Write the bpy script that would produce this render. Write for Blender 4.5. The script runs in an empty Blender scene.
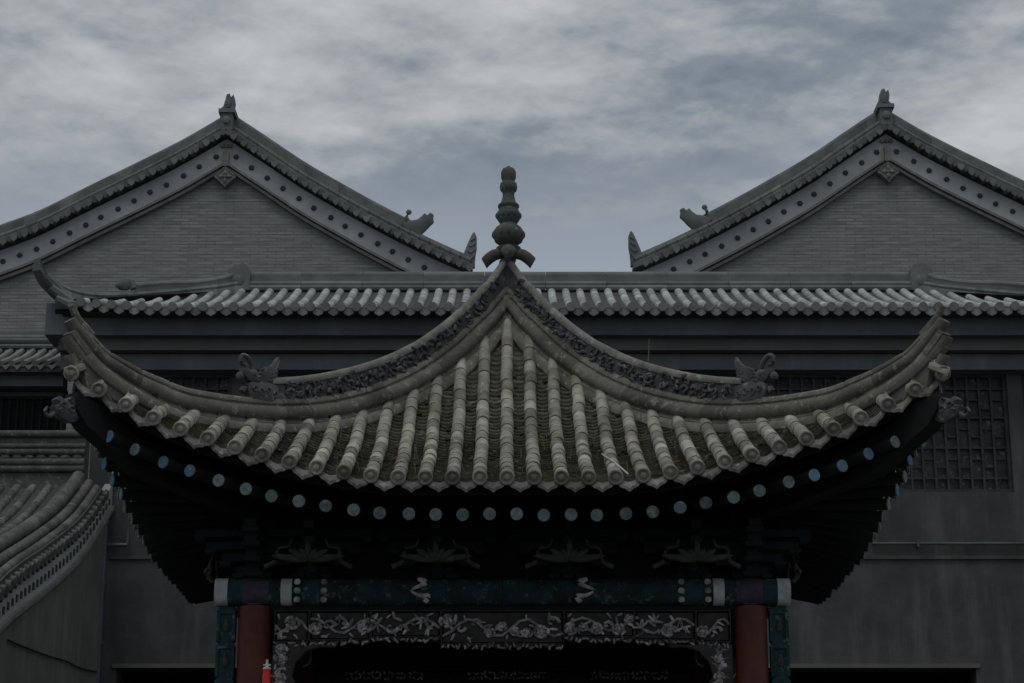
import bpy, math, random
from mathutils import Vector, Matrix
random.seed(7)
C = bpy.context.scene.collection
R = math.radians
# ------------------------------------------------------------------ camera
F = 2100.0; TH = R(16.2); CX = 507.0; ZC = 1.6
cam = bpy.data.cameras.new('camera'); co = bpy.data.objects.new('camera', cam); C.objects.link(co)
co.location = (0, 0, ZC); co.rotation_euler = (R(90) + TH, 0, 0)
cam.sensor_width = 36; cam.lens = F/1024*36; cam.shift_x = 5/1024; cam.clip_end = 2000
sc = bpy.context.scene; sc.camera = co
def P(px, py, Y):
    """point seen at a pixel on the vertical plane at distance Y"""
    t = (341.5-py)/F
    h = Y*(t*math.cos(TH)+math.sin(TH))/(math.cos(TH)-t*math.sin(TH))
    d = Y*math.cos(TH)+h*math.sin(TH)
    return Vector(((px-CX)/F*d, Y, ZC+h))
def zz(py, Y): return P(CX, py, Y).z
def xx(px, py, Y): return P(px, py, Y).x
# ------------------------------------------------------------------ sky, sun
SUN_EL, SUN_AZ = R(62), R(200)
w = bpy.data.worlds.new('World'); sc.world = w; w.use_nodes = True
nt = w.node_tree; N = nt.nodes; L = nt.links; N.clear()
def nd(t, **k):
    n = N.new(t)
    for a, b in k.items(): setattr(n, a, b)
    return n
def mth(op, a, b=None, c=None, clamp=False):
    n = nd('ShaderNodeMath', operation=op); n.use_clamp = clamp
    for i, v in enumerate((a, b, c)):
        if v is None: continue
        if isinstance(v, (int, float)): n.inputs[i].default_value = v
        else: L.new(v, n.inputs[i])
    return n.outputs[0]
def mixc(f, a, b, bt='MIX'):
    n = nd('ShaderNodeMix', data_type='RGBA', blend_type=bt)
    for i, v in ((0, f), (6, a), (7, b)):
        if isinstance(v, (int, float)): n.inputs[i].default_value = v
        elif isinstance(v, tuple): n.inputs[i].default_value = (*v, 1)
        else: L.new(v, n.inputs[i])
    return n.outputs[2]
def ramp(f, stops):
    n = nd('ShaderNodeValToRGB'); L.new(f, n.inputs[0]); e = n.color_ramp.elements
    while len(e) < len(stops): e.new(.5)
    for q, (p, c) in zip(e, stops): q.position = p; q.color = (*c, 1)
    return n.outputs[0]
tc = nd('ShaderNodeTexCoord'); sp = nd('ShaderNodeSeparateXYZ'); L.new(tc.outputs['Generated'], sp.inputs[0])
X_, Y_, Z_ = sp.outputs
zc = mth('MAXIMUM', Z_, 0.0)
cm = nd('ShaderNodeCombineXYZ'); L.new(X_, cm.inputs[0]); L.new(Y_, cm.inputs[1]); L.new(mth('MULTIPLY', Z_, 2.4), cm.inputs[2])
def noise(scale, det, rough, off, dist=0.0):
    mp = nd('ShaderNodeMapping'); mp.inputs['Location'].default_value = off
    mp.inputs['Rotation'].default_value = (0, R(4), 0); L.new(cm.outputs[0], mp.inputs[0])
    n = nd('ShaderNodeTexNoise'); n.inputs['Scale'].default_value = scale; n.inputs['Detail'].default_value = det
    n.inputs['Roughness'].default_value = rough; n.inputs['Distortion'].default_value = dist
    L.new(mp.outputs[0], n.inputs['Vector']); return n.outputs[0]
# cloud masses; each is lit from above, so its density is compared with the density a little higher up
big = noise(5.5, 4, .45, (3.4, 1.0, 2.3), .1)
mid = noise(16.0, 7, .55, (1.7, 5.2, 1.0), .15); mid_up = noise(16.0, 7, .55, (1.7, 5.2, 1.020), .15)
sml = noise(40.0, 6, .6, (6.7, 2.2, 4.0), .2); sml_up = noise(40.0, 6, .6, (6.7, 2.2, 4.009), .2)
relief = mth('ADD', mth('MULTIPLY', mth('SUBTRACT', mid, mid_up), .42), mth('MULTIPLY', mth('SUBTRACT', sml, sml_up), .16))
dens = mth('ADD', mth('ADD', mth('ADD', mth('MULTIPLY', big, .74), mth('MULTIPLY', mid, .20)), mth('MULTIPLY', sml, .06)), relief)
def patch(px, pz, wx, wz, k):
    ex = mth('DIVIDE', mth('ADD', X_, -px), wx); ez = mth('DIVIDE', mth('ADD', Z_, -pz), wz)
    return mth('MULTIPLY', mth('POWER', 2.718, mth('MULTIPLY', mth('ADD', mth('MULTIPLY', ex, ex), mth('MULTIPLY', ez, ez)), -1.0)), k)
# heavy cloud banks: low in the middle, upper right; paler masses left and far right
dens2 = mth('ADD', dens, patch(.02, .357, .085, .020, -.085))
dens2 = mth('ADD', dens2, patch(.135, .392, .055, .015, -.045))
dens2 = mth('ADD', dens2, patch(-.17, .350, .08, .012, -.05))
dens2 = mth('ADD', dens2, patch(.215, .366, .05, .014, .08))
dens2 = mth('ADD', dens2, patch(-.10, .405, .10, .02, .03))
cloud = ramp(dens2, [(.28, (.16, .192, .228)), (.40, (.225, .258, .294)), (.49, (.325, .350, .378)), (.57, (.40, .418, .436)), (.70, (.50, .512, .522))])
low = ramp(mth('MULTIPLY', zc, 1.0), [(0.0, (.38, .43, .48)), (.29, (.33, .372, .415)), (.345, (.240, .274, .320))])
lowm = nd('ShaderNodeMapRange'); lowm.inputs[1].default_value = .318; lowm.inputs[2].default_value = .372
L.new(mth('ADD', Z_, mth('MULTIPLY', mth('ADD', big, -.5), .10)), lowm.inputs[0])
skyc = mixc(lowm.outputs[0], low, cloud)
zen = nd('ShaderNodeMapRange'); zen.inputs[1].default_value = .43; zen.inputs[2].default_value = 1.0; zen.inputs[3].default_value = 1.0; zen.inputs[4].default_value = 1.85
L.new(zc, zen.inputs[0])
skyc = mixc(1.0, skyc, zen.outputs[0], 'MULTIPLY')
st = nd('ShaderNodeTexSky', sky_type='NISHITA'); st.sun_disc = False; st.sun_elevation = SUN_EL; st.sun_rotation = SUN_AZ
bg1 = nd('ShaderNodeBackground'); bg1.inputs[1].default_value = 0.05; L.new(st.outputs[0], bg1.inputs[0])
bg2 = nd('ShaderNodeBackground'); bg2.inputs[1].default_value = 1.0; L.new(skyc, bg2.inputs[0])
mx = nd('ShaderNodeMixShader'); mx.inputs[0].default_value = .94
L.new(bg1.outputs[0], mx.inputs[1]); L.new(bg2.outputs[0], mx.inputs[2])
wo = nd('ShaderNodeOutputWorld'); L.new(mx.outputs[0], wo.inputs[0])
sl = bpy.data.lights.new('sun', 'SUN'); sl.energy = .5; sl.angle = R(25); sl.color = (1, .96, .9)
so = bpy.data.objects.new('sun', sl); C.objects.link(so)
dirv = Vector((math.sin(SUN_AZ)*math.cos(SUN_EL), math.cos(SUN_AZ)*math.cos(SUN_EL), math.sin(SUN_EL)))
so.rotation_euler = dirv.to_track_quat('Z', 'Y').to_euler(); so.location = (0, 0, 30)
vs = sc.view_settings; vs.view_transform = 'Standard'; vs.look = 'None'; vs.exposure = 0.12; vs.gamma = 1
sc.render.engine = 'CYCLES'
# ------------------------------------------------------------------ materials
def mat(name, col, col2=None, rough=.85, nscale=3.0, bump=0.0, bscale=30.0, tone=0.0, moss=0.0, metal=0.0, stain=0.0, brick=None, contrast=1.0, streak=0.0, lichen=0.0):
    m = bpy.data.materials.new(name); m.use_nodes = True
    t = m.node_tree; n = t.nodes; l = t.links
    b = n['Principled BSDF']; b.inputs['Roughness'].default_value = rough; b.inputs['Metallic'].default_value = metal
    b.inputs['Specular IOR Level'].default_value = .3
    tc = n.new('ShaderNodeTexCoord')
    def nz(s, d=4, r=.6, sc3=None):
        q = n.new('ShaderNodeTexNoise'); q.inputs['Scale'].default_value = s; q.inputs['Detail'].default_value = d; q.inputs['Roughness'].default_value = r
        if sc3:
            mp = n.new('ShaderNodeMapping'); mp.inputs['Scale'].default_value = sc3; l.new(tc.outputs['Object'], mp.inputs[0]); l.new(mp.outputs[0], q.inputs['Vector'])
        else: l.new(tc.outputs['Object'], q.inputs['Vector'])
        return q.outputs[0]
    def mr(x, a, b_, c, d):
        q = n.new('ShaderNodeMapRange'); l.new(x, q.inputs[0])
        for i, v in enumerate((a, b_, c, d)): q.inputs[i+1].default_value = v
        return q.outputs[0]
    def mix(f, a, b_, bt='MIX'):
        q = n.new('ShaderNodeMix'); q.data_type = 'RGBA'; q.blend_type = bt
        for i, v in ((0, f), (6, a), (7, b_)):
            if isinstance(v, (int, float)): q.inputs[i].default_value = v
            elif isinstance(v, tuple): q.inputs[i].default_value = (*v, 1)
            else: l.new(v, q.inputs[i])
        return q.outputs[2]
    c2 = col2 or tuple(x*.6 for x in col)
    if brick:
        bw, bh = brick
        mp = n.new('ShaderNodeMapping'); mp.inputs['Rotation'].default_value = (R(-90), 0, 0) ; l.new(tc.outputs['Object'], mp.inputs[0])
        bt = n.new('ShaderNodeTexBrick'); l.new(mp.outputs[0], bt.inputs['Vector'])
        bt.inputs['Scale'].default_value = 1; bt.inputs['Brick Width'].default_value = bw; bt.inputs['Row Height'].default_value = bh
        bt.inputs['Mortar Size'].default_value = .010; bt.inputs['Mortar Smooth'].default_value = .3; bt.inputs['Bias'].default_value = 0
        bt.inputs['Color1'].default_value = (*col, 1); bt.inputs['Color2'].default_value = (*c2, 1)
        bt.inputs['Mortar'].default_value = (*tuple(x*.5 for x in col), 1)
        c = mix(mr(nz(nscale), .35, .65, 0, .55), bt.outputs[0], c2)
        c = mix(mr(nz(1.6, 5, .75, (1, 1, 13)), .42, .70, 0, .5), c, tuple(min(1, x*1.6) for x in col))
        c = mix(mr(nz(1.9, 4, .7, (1.2, 1, 16)), .52, .68, 0, .6), c, tuple(x*.5 for x in col))
        hgt = bt.outputs['Fac']
    else:
        c = mix(mr(nz(nscale), .5-.18/contrast, .5+.18/contrast, 0, 1), col, c2)
    if tone:
        a = n.new('ShaderNodeAttribute'); a.attribute_name = 'tone'
        c = mix(1.0, c, mr(a.outputs['Fac'], 0, 1, 1-tone, 1+tone), 'MULTIPLY')
    if lichen:
        c = mix(mr(nz(14, 6, .7), .56, .66, 0, lichen), c, (.42, .41, .37))
        c = mix(mr(nz(22, 5, .7), .60, .68, 0, lichen*.8), c, (.045, .043, .038))
    if stain:
        c = mix(mr(nz(.8, 6, .65), .42, .68, 0, stain), c, tuple(x*.45 for x in col))
    if streak:
        c = mix(mr(nz(2.2, 5, .65, (1.6, 1.6, .18)), .5, .72, 0, streak), c, tuple(min(1, x*1.7) for x in col))
    if moss:
        c = mix(mr(nz(1.7, 5, .7), .50, .64, 0, moss), c, (.070, .068, .024))
    l.new(c, b.inputs['Base Color'])
    if bump or brick:
        bp = n.new('ShaderNodeBump'); bp.inputs['Strength'].default_value = bump or .5; bp.inputs['Distance'].default_value = .012
        if brick: 
            iv = n.new('ShaderNodeMath'); iv.operation = 'SUBTRACT'; iv.inputs[0].default_value = 1; l.new(hgt, iv.inputs[1]); l.new(iv.outputs[0], bp.inputs['Height'])
        else: l.new(nz(bscale, 6, .7), bp.inputs['Height'])
        l.new(bp.outputs[0], b.inputs['Normal'])
    return m
M = {}
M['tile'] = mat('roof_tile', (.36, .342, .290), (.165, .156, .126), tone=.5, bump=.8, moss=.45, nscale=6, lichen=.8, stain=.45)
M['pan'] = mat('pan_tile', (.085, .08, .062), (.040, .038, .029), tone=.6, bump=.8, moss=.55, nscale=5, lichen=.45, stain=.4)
M['drip'] = mat('drip_tile', (.17, .165, .148), (.10, .098, .088), tone=.3, bump=.6, moss=.15, nscale=6, lichen=.5)
M['ridge'] = mat('ridge_tile', (.150, .140, .120), (.075, .072, .062), tone=.3, bump=.6, moss=.2, nscale=4, lichen=.45)
M['cap'] = mat('ridge_cap_tile', (.20, .195, .175), (.11, .105, .095), tone=.3, bump=.5, nscale=6, lichen=.5)
M['carved'] = mat('carved_grey_brick', (.10, .10, .10), (.05, .05, .052), tone=.3, bump=.7, nscale=8, lichen=.3)
M['finial'] = mat('finial_clay', (.10, .095, .088), (.055, .055, .052), tone=.2, bump=.7, nscale=7, lichen=.3)
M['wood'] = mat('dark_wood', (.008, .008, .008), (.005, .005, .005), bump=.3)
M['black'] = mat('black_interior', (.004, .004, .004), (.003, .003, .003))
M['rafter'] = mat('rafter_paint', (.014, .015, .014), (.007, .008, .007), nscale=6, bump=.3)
M['end_pale'] = mat('rafter_end_pale', (.145, .17, .168), (.07, .095, .10), nscale=22, contrast=1.2, lichen=.4, tone=.4)
M['end_blue'] = mat('rafter_end_blue', (.075, .165, .26), (.09, .14, .165), nscale=18, contrast=1.2, lichen=.4, tone=.3)
M['teal'] = mat('teal_paint', (.017, .050, .047), (.010, .026, .027), nscale=9, bump=.4, lichen=.25, contrast=1.3)
M['teal_dark'] = mat('dark_teal_paint', (.014, .034, .034), (.008, .013, .014), nscale=9, bump=.4, lichen=.25, contrast=1.5)
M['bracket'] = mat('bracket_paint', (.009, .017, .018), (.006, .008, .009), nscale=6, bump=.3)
M['white'] = mat('faded_white_paint', (.42, .44, .43), (.28, .29, .28), nscale=12, bump=.3, lichen=.3)
M['red'] = mat('red_lacquer', (.115, .026, .013), (.05, .013, .008), rough=.55, nscale=5, bump=.3, stain=.3)
M['purple'] = mat('purple_paint', (.06, .052, .07), (.03, .028, .036), nscale=10)
M['frieze'] = mat('carved_wood_ground', (.05, .045, .043), (.025, .022, .022), nscale=10, bump=.4)
M['flower'] = mat('carved_flower_paint', (.40, .36, .35), (.13, .125, .13), nscale=14, bump=.6, contrast=1.6, lichen=.4, tone=.45)
M['leaf'] = mat('carved_leaf_paint', (.06, .06, .046), (.028, .030, .024), nscale=14, bump=.4)
M['brick'] = mat('grey_brick', (.24, .24, .228), (.155, .157, .150), brick=(.30, .060), bump=.5, nscale=.9, tone=0)
M['bofeng'] = mat('grey_rake_board', (.40, .405, .40), (.31, .315, .31), nscale=2, bump=.3, bscale=12, stain=.35)
M['stud'] = mat('iron_stud', (.075, .077, .078), (.04, .04, .04))
M['moulding'] = mat('grey_moulding', (.20, .195, .185), (.12, .118, .11), nscale=5, bump=.3)
M['wingridge'] = mat('wing_ridge_tile', (.125, .122, .112), (.06, .059, .054), tone=.35, nscale=5, bump=.6, lichen=.4, stain=.4)
M['farridge'] = mat('far_ridge', (.165, .172, .168), (.105, .112, .11), tone=.25, nscale=3, bump=.4, stain=.3)
M['fartile'] = mat('far_tile', (.40, .41, .39), (.24, .245, .235), tone=.35, nscale=4, bump=.4, lichen=.35)
M['wingtile'] = mat('wing_tile', (.15, .147, .135), (.07, .069, .062), tone=.4, nscale=5, bump=.7, lichen=.5, stain=.5)
M['farend'] = mat('far_tile_end', (.20, .205, .195), (.13, .13, .125), tone=.35, nscale=6, bump=.4)
M['farpan'] = mat('far_pan', (.07, .072, .07), (.045, .045, .044), nscale=5, tone=.2)
M['plaster'] = mat('dark_plaster', (.080, .081, .079), (.044, .046, .045), nscale=2.2, bump=.7, bscale=10, stain=.55, streak=.5)
M['fascia'] = mat('blue_grey_fascia', (.125, .132, .136), (.088, .093, .096), nscale=1.2, bump=.2, streak=.3)
M['frieze_band'] = mat('brown_grey_band', (.125, .122, .115), (.088, .086, .08), nscale=1.0, bump=.2, streak=.2)
M['lattice'] = mat('window_lattice', (.06, .064, .063), (.03, .032, .032), nscale=5)
M['pane'] = mat('papered_pane', (.012, .013, .013), (.03, .032, .032), nscale=6, contrast=1.6, rough=.5, lichen=.28)
M['wingwall'] = mat('wing_plaster', (.16, .155, .14), (.11, .107, .097), nscale=1.3, bump=.8, bscale=9, stain=.6, streak=.3)
M['pipe'] = mat('painted_pipe', (.085, .10, .125), (.05, .06, .075), rough=.4, nscale=3)
M['cable'] = mat('black_cable', (.02, .02, .02))
M['ground'] = mat('courtyard_paving', (.10, .10, .095), (.07, .07, .065), nscale=1.5, brick=(.6, .3))
M['stone'] = mat('stone_plinth', (.20, .20, .19), (.14, .14, .13), bump=.4)
M['brightred'] = mat('bright_red_paint', (.55, .02, .012), (.42, .015, .01), rough=.4)
M['twig'] = mat('dry_twig', (.50, .47, .42), (.35, .32, .28))
M['straw'] = mat('dry_grass', (.20, .18, .11), (.12, .11, .06))
M['moss'] = mat('moss', (.055, .055, .020), (.03, .03, .013), tone=.5, bump=.8, bscale=60)
M['orange'] = mat('orange_leaf', (.55, .16, .03), (.35, .10, .02))
# ------------------------------------------------------------------ mesh builder
class MB:
    def __init__(s): s.v = []; s.f = []; s.t = []; s.m = []; s.mi = 0; s.tone = .5
    def add(s, vs, fs, tone=None, mi=None):
        o = len(s.v); s.v += [tuple(p) for p in vs]
        t = s.tone if tone is None else tone; q = s.mi if mi is None else mi
        for f in fs: s.f.append(tuple(i+o for i in f)); s.t.append(t); s.m.append(q)
    def box(s, x0, x1, y0, y1, z0, z1, bv=0.0, tone=None, mi=None):
        if bv <= 0:
            v = [(x, y, z) for x in (x0, x1) for y in (y0, y1) for z in (z0, z1)]
            s.add(v, [(0, 1, 3, 2), (4, 6, 7, 5), (0, 4, 5, 1), (2, 3, 7, 6), (0, 2, 6, 4), (1, 5, 7, 3)], tone, mi); return
        # bevelled along its X edges (long bars)
        y = [(y0+bv, z0), (y1-bv, z0), (y1, z0+bv), (y1, z1-bv), (y1-bv, z1), (y0+bv, z1), (y0, z1-bv), (y0, z0+bv)]
        s.prism(y, 'X', x0, x1, tone, mi)
    def prism(s, pts, axis, a, b, tone=None, mi=None):
        def mk(p, q):
            if axis == 'X': return (q, p[0], p[1])
            if axis == 'Y': return (p[0], q, p[1])
            return (p[0], p[1], q)
        n = len(pts)
        v = [mk(p, a) for p in pts]+[mk(p, b) for p in pts]
        s.add(v, [tuple(range(n)), tuple(range(2*n-1, n-1, -1))]+[(i, i+n, (i+1) % n+n, (i+1) % n) for i in range(n)], tone, mi)
    def loft(s, rings, closed=True, caps=True, tone=None, mi=None):
        n = len(rings[0]); v = [p for r in rings for p in r]; f = []
        for k in range(len(rings)-1):
            for i in range(n if closed else n-1):
                j = (i+1) % n; f.append((k*n+i, k*n+j, (k+1)*n+j, (k+1)*n+i))
        if caps: f += [tuple(range(n-1, -1, -1)), tuple((len(rings)-1)*n+i for i in range(n))]
        s.add(v, f, tone, mi)
    def tube(s, pts, r, n=8, caps=True, tone=None, mi=None):
        pts = [Vector(p) for p in pts]; rings = []
        for i, p in enumerate(pts):
            T = (pts[min(i+1, len(pts)-1)]-pts[max(i-1, 0)]).normalized()
            up = Vector((0, 0, 1)) if abs(T.z) < .95 else Vector((1, 0, 0))
            A = T.cross(up).normalized(); B = A.cross(T)
            rr = r(i/(len(pts)-1)) if callable(r) else r
            rings.append([p+A*(rr*math.cos(2*math.pi*k/n))+B*(rr*math.sin(2*math.pi*k/n)) for k in range(n)])
        s.loft(rings, True, caps, tone, mi)
    def lathe(s, prof, cx, cy, n=20, tone=None, mi=None):
        s.loft([[(cx+r*math.cos(2*math.pi*k/n), cy+r*math.sin(2*math.pi*k/n), z) for k in range(n)] for z, r in prof], True, True, tone, mi)
    def blob(s, c, rx, ry, rz, n=8, tone=None, mi=None, rot=0):
        rings = []; ca, sa = math.cos(rot), math.sin(rot)
        for i in range(1, 5):
            a = math.pi*i/5; rr = math.sin(a); z = math.cos(a)
            ring = []
            for k in range(n):
                x, y, q = rx*rr*math.cos(2*math.pi*k/n), ry*rr*math.sin(2*math.pi*k/n), rz*z
                ring.append((c[0]+x*ca-q*sa, c[1]+y, c[2]+x*sa+q*ca))
            rings.append(ring)
        s.loft(rings, True, True, tone, mi)
    def build(s, name, mats, parent=None, smooth=False, loc=(0, 0, 0), rz=0.0, ang=40):
        me = bpy.data.meshes.new(name); me.from_pydata(s.v, [], s.f)
        for m_ in (mats if isinstance(mats, (list, tuple)) else [mats]): me.materials.append(m_)
        me.polygons.foreach_set('material_index', s.m)
        a = me.attributes.new('tone', 'FLOAT', 'FACE'); a.data.foreach_set('value', s.t)
        if smooth:
            me.polygons.foreach_set('use_smooth', [True]*len(s.f)); me.set_sharp_from_angle(angle=R(ang))
        me.update()
        o = bpy.data.objects.new(name, me); C.objects.link(o); o.parent = parent; o.location = loc; o.rotation_euler = (0, 0, rz)
        return o
def tag(o, label, cat, group=None):
    o['label'] = label; o['category'] = cat
    if group: o['group'] = group
def empty(name, loc, label, cat, group=None, rz=0):
    o = bpy.data.objects.new(name, None); C.objects.link(o); o.location = loc; o.rotation_euler = (0, 0, rz); o.empty_display_size = .3
    tag(o, label, cat, group); return o
def kids(o): return [c for c in bpy.data.objects if c.parent == o]
def copy_part(o, parent, loc=None, rz=None):
    c = o.copy(); C.objects.link(c); c.parent = parent
    if loc is not None: c.location = loc
    if rz is not None: c.rotation_euler = (0, 0, rz)
    for ch in kids(o):
        d = ch.copy(); C.objects.link(d); d.parent = c
    return c
rnd = random.random
def rt(): return max(0, min(1, random.gauss(.5, .26)))
def interp(x, tab):
    if x <= tab[0][0]: return tab[0][1]
    for (a, p), (b, q) in zip(tab, tab[1:]):
        if x <= b: return p+(q-p)*(x-a)/(b-a)
    (a, p), (b, q) = tab[-2:]; return q+(q-p)/(b-a)*(x-b)
def smooth_tab(tab, x, h):
    return sum(interp(max(x+d*h, -x-d*h if tab[0][0] == 0 else -1e9), tab) for d in (-1, -.5, 0, .5, 1))/5
def cr(pts, n=6):   # catmull-rom through points
    V_ = [Vector(p) for p in pts]; V_ = [V_[0]*2-V_[1]]+V_+[V_[-1]*2-V_[-2]]; out = []
    for i in range(1, len(V_)-2):
        p0, p1, p2, p3 = V_[i-1:i+3]
        for j in range(n):
            t = j/n; out.append(.5*((2*p1)+(-p0+p2)*t+(2*p0-5*p1+4*p2-p3)*t*t+(-p0+3*p1-3*p2+p3)*t**3))
    out.append(V_[-2]); return out
# ------------------------------------------------------------------ ground
g = MB(); g.box(-400, 400, -60, 800, -.5, 0)
o = g.build('ground', M['ground']); o['kind'] = 'structure'
g = MB(); g.box(-4.2, 4.2, 15.4, 23.8, .004, .35)
o = g.build('platform', M['stone']); o['kind'] = 'structure'
# ================================================================== PAVILION
YC = 19.6; RE = 3.2
ZM = [(0, 7.66), (.2, 7.30), (.4, 7.02), (.65, 6.74), (.92, 6.50), (1.22, 6.25), (1.67, 5.94), (2.15, 5.68), (2.57, 5.485), (2.95, 5.325), (3.2, 5.225), (3.6, 5.06)]
def zm(r): return smooth_tab(ZM, r, .18) if r > .2 else interp(r, ZM)
def lift(u): u = abs(u); return (.150*(u-.8)**1.72 if u > .8 else 0)+(.12*(u-2.7)**1.5 if u > 2.7 else 0)
def re(u): return RE+.22*(abs(u)/3.4)**3
def S(u, r): return zm(r)+lift(u)
pav = empty('pavilion', (0, YC, 0), 'grey tiled pyramid-roofed pavilion with stone finial, upswept eaves and red columns', 'pavilion')
SP = .2165
def slope_pts(u, r0, r1, ds):
    """points along the fall line, spaced evenly by slope length"""
    n = 60; rs = [r0+(r1-r0)*i/n for i in range(n+1)]; pts = [(r, S(u, r)) for r in rs]
    acc = [0]
    for a, b in zip(pts, pts[1:]): acc.append(acc[-1]+math.hypot(b[0]-a[0], b[1]-a[1]))
    tot = acc[-1]; m = max(1, round(tot/ds)); out = []; k = 0
    for i in range(m+1):
        t = tot*i/m
        while k < n-1 and acc[k+1] < t: k += 1
        f = (t-acc[k])/max(1e-9, acc[k+1]-acc[k]); out.append((pts[k][0]+(pts[k+1][0]-pts[k][0])*f, pts[k][1]+(pts[k+1][1]-pts[k][1])*f))
    return out
def tube_row(mb, u, r0, r1, rad=.056, ds=.205, n=8):
    pts = slope_pts(u, r0, r1, ds)
    for (ra, za), (rb, zb) in zip(pts, pts[1:]):
        l = math.hypot(rb-ra, zb-za); nr, nz_ = (zb-za)/-l, (rb-ra)/l   # outward normal in (r,z): (-(dz), dr)
        tn = rt() if rnd() > .08 else random.choice((0, .05, 1)); jx = (rnd()-.5)*.012; jz = (rnd()-.5)*.010; rings = []
        for q, (f, rr) in enumerate(((-.03, .86), (.035, .88), (.05, .99), (.9, 1.04), (1.0, 1.05))):
            r_, z_ = ra+(rb-ra)*f, za+(zb-za)*f; R_ = rad*rr
            rings.append([(u+jx+R_*math.cos(a), -(r_+nr*(R_*math.sin(a)+.02)), z_+jz+nz_*(R_*math.sin(a)+.02)) for a in [math.pi*(-.12+1.24*k/n) for k in range(n+1)]])
        mb.loft(rings, True, True, tn)
    return pts
def disc_end(mb, u, r, z, dr, dz, rad=.063):
    """round moulded end tile facing down the slope"""
    l = math.hypot(dr, dz); dr /= l; dz /= l
    nr, nz_ = -dz, dr; prof = [(0, .9), (.0, 1), (.03, 1), (.035, .93), (.035, .78), (.024, .72), (.024, .42), (.036, .34), (.040, .12)]
    n = 14; rings = []
    for a_, q in prof:
        rings.append([(u+rad*q*math.cos(t), -(r+dr*a_+nr*(rad*q*math.sin(t)+.022)), z+dz*a_+nz_*(rad*q*math.sin(t)+.022)) for t in [2*math.pi*k/n for k in range(n)]])
    mb.loft(rings, True, True, rt())
def make_slope():
    tl = MB(); pn = MB()
    nc = 16
    for i in range(-nc, nc+1):
        u = i*SP
        r0 = max(abs(u)+.04, .12); r1 = re(u)+.035
        if r1-r0 < .1: r0 = r1-.12
        pts = tube_row(tl, u, r0, r1)
        (ra, za), (rb, zb) = pts[-2], pts[-1]
        disc_end(tl, u, rb, zb, rb-ra, zb-za)
        if rnd() < .6:   # small moulded cap ornament near the end
            r_ = rb-.05; z_ = S(u, r_)+.075
            tl.add([(u-.028, -(r_-.04), z_), (u+.028, -(r_-.04), z_+.002), (u+.03, -(r_+.035), z_-.012), (u-.03, -(r_+.035), z_-.012), (u, -r_, z_+.045)], [(0, 1, 4), (1, 2, 4), (2, 3, 4), (3, 0, 4)], rt())
    for i in range(-nc, nc+1):
        for sgn in (1,):
            u = (i+.5)*SP
            if abs(u) > 3.5: continue
            r0 = max(abs(u)-.06, .05); r1 = re(u)-.01
            pts = slope_pts(u, r0, r1, .082); wv = SP/2-.012
            xs = [-1, -.6, -.2, .2, .6, 1]
            for (ra, za), (rb, zb) in zip(pts, pts[1:]):
                tn = rt(); jit = (rnd()-.5)*.006; v = []
                for ring in ((ra-.01, .0), (rb+.014, .026), (rb+.014, .012), (rb-.012, .010)):
                    for x in xs:
                        uu = u+x*wv; v.append((uu, -ring[0], S(uu, ring[0])+ring[1]-.045+.045*x*x+jit*x))
                n = len(xs)
                pn.add(v, [(k*n+j, k*n+j+1, (k+1)*n+j+1, (k+1)*n+j) for k in range(3) for j in range(n-1)], tn)
            # drip tile: lobed pointed plate hanging at the gutter end
            out = [(-1, .035), (-.6, .008), (-.2, -.008), (.2, -.008), (.6, .008), (1, .035), (.98, -.03), (.72, -.062), (.38, -.078), (0, -.115), (-.38, -.078), (-.72, -.062), (-.98, -.03)]
            rr = r1+.02; tn = rt(); v = []
            for dy, q in ((0, 1), (.018, 1), (.026, .72)):
                for a, b in out:
                    uu = u+a*wv*.98*q; v.append((uu, -(rr+dy-b*.35), S(uu, rr)-.03+(b if b > 0 else b*.8)*(1 if q == 1 else .72)))
            n = len(out)
            pn.add(v, [tuple(range(n)), tuple(range(3*n-1, 2*n-1, -1))]+[(k*n+j, k*n+(j+1) % n, (k+1)*n+(j+1) % n, (k+1)*n+j) for k in range(2) for j in range(n)], tn, 1)
    return tl, pn
tl, pn = make_slope()
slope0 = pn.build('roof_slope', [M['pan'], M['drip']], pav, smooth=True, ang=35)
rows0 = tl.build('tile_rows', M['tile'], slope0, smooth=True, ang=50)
for k in (1, 2, 3): copy_part(slope0, pav, rz=k*math.pi/2)
# soffit boards: under the tiles, following the roof surface
def make_soffit():
    b = MB(); nu = 24; nr = 8
    for lay, off in ((0, -.10), (1, -.16)):
        pts = []
        for j in range(nr+1):
            row = []
            for i in range(nu+1):
                t = -1+2*i/nu; rr = .25+(3.30-.25)*j/nr
                u = t*rr if j < nr else t*3.42; rr2 = rr if j < nr else re(u)-.10
                row.append((u, -rr2, S(u, max(rr2, abs(u)*.98))+off))
            pts.append(row)
        b.loft(pts, False, False)
    # tilting fillet board closing the eave edge
    v = []
    for i in range(nu+1):
        u = -3.42+6.84*i/nu; r_ = re(u)-.10
        v.append([(u, -r_-.02, S(u, r_)-.055), (u, -r_-.02, S(u, r_)-.155), (u, -r_+.03, S(u, r_)-.155), (u, -r_+.03, S(u, r_)-.055)])
    b.loft(v, True, True)
    return b
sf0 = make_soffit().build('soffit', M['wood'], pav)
for k in (1, 2, 3): copy_part(sf0, pav, rz=k*math.pi/2)
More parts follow.
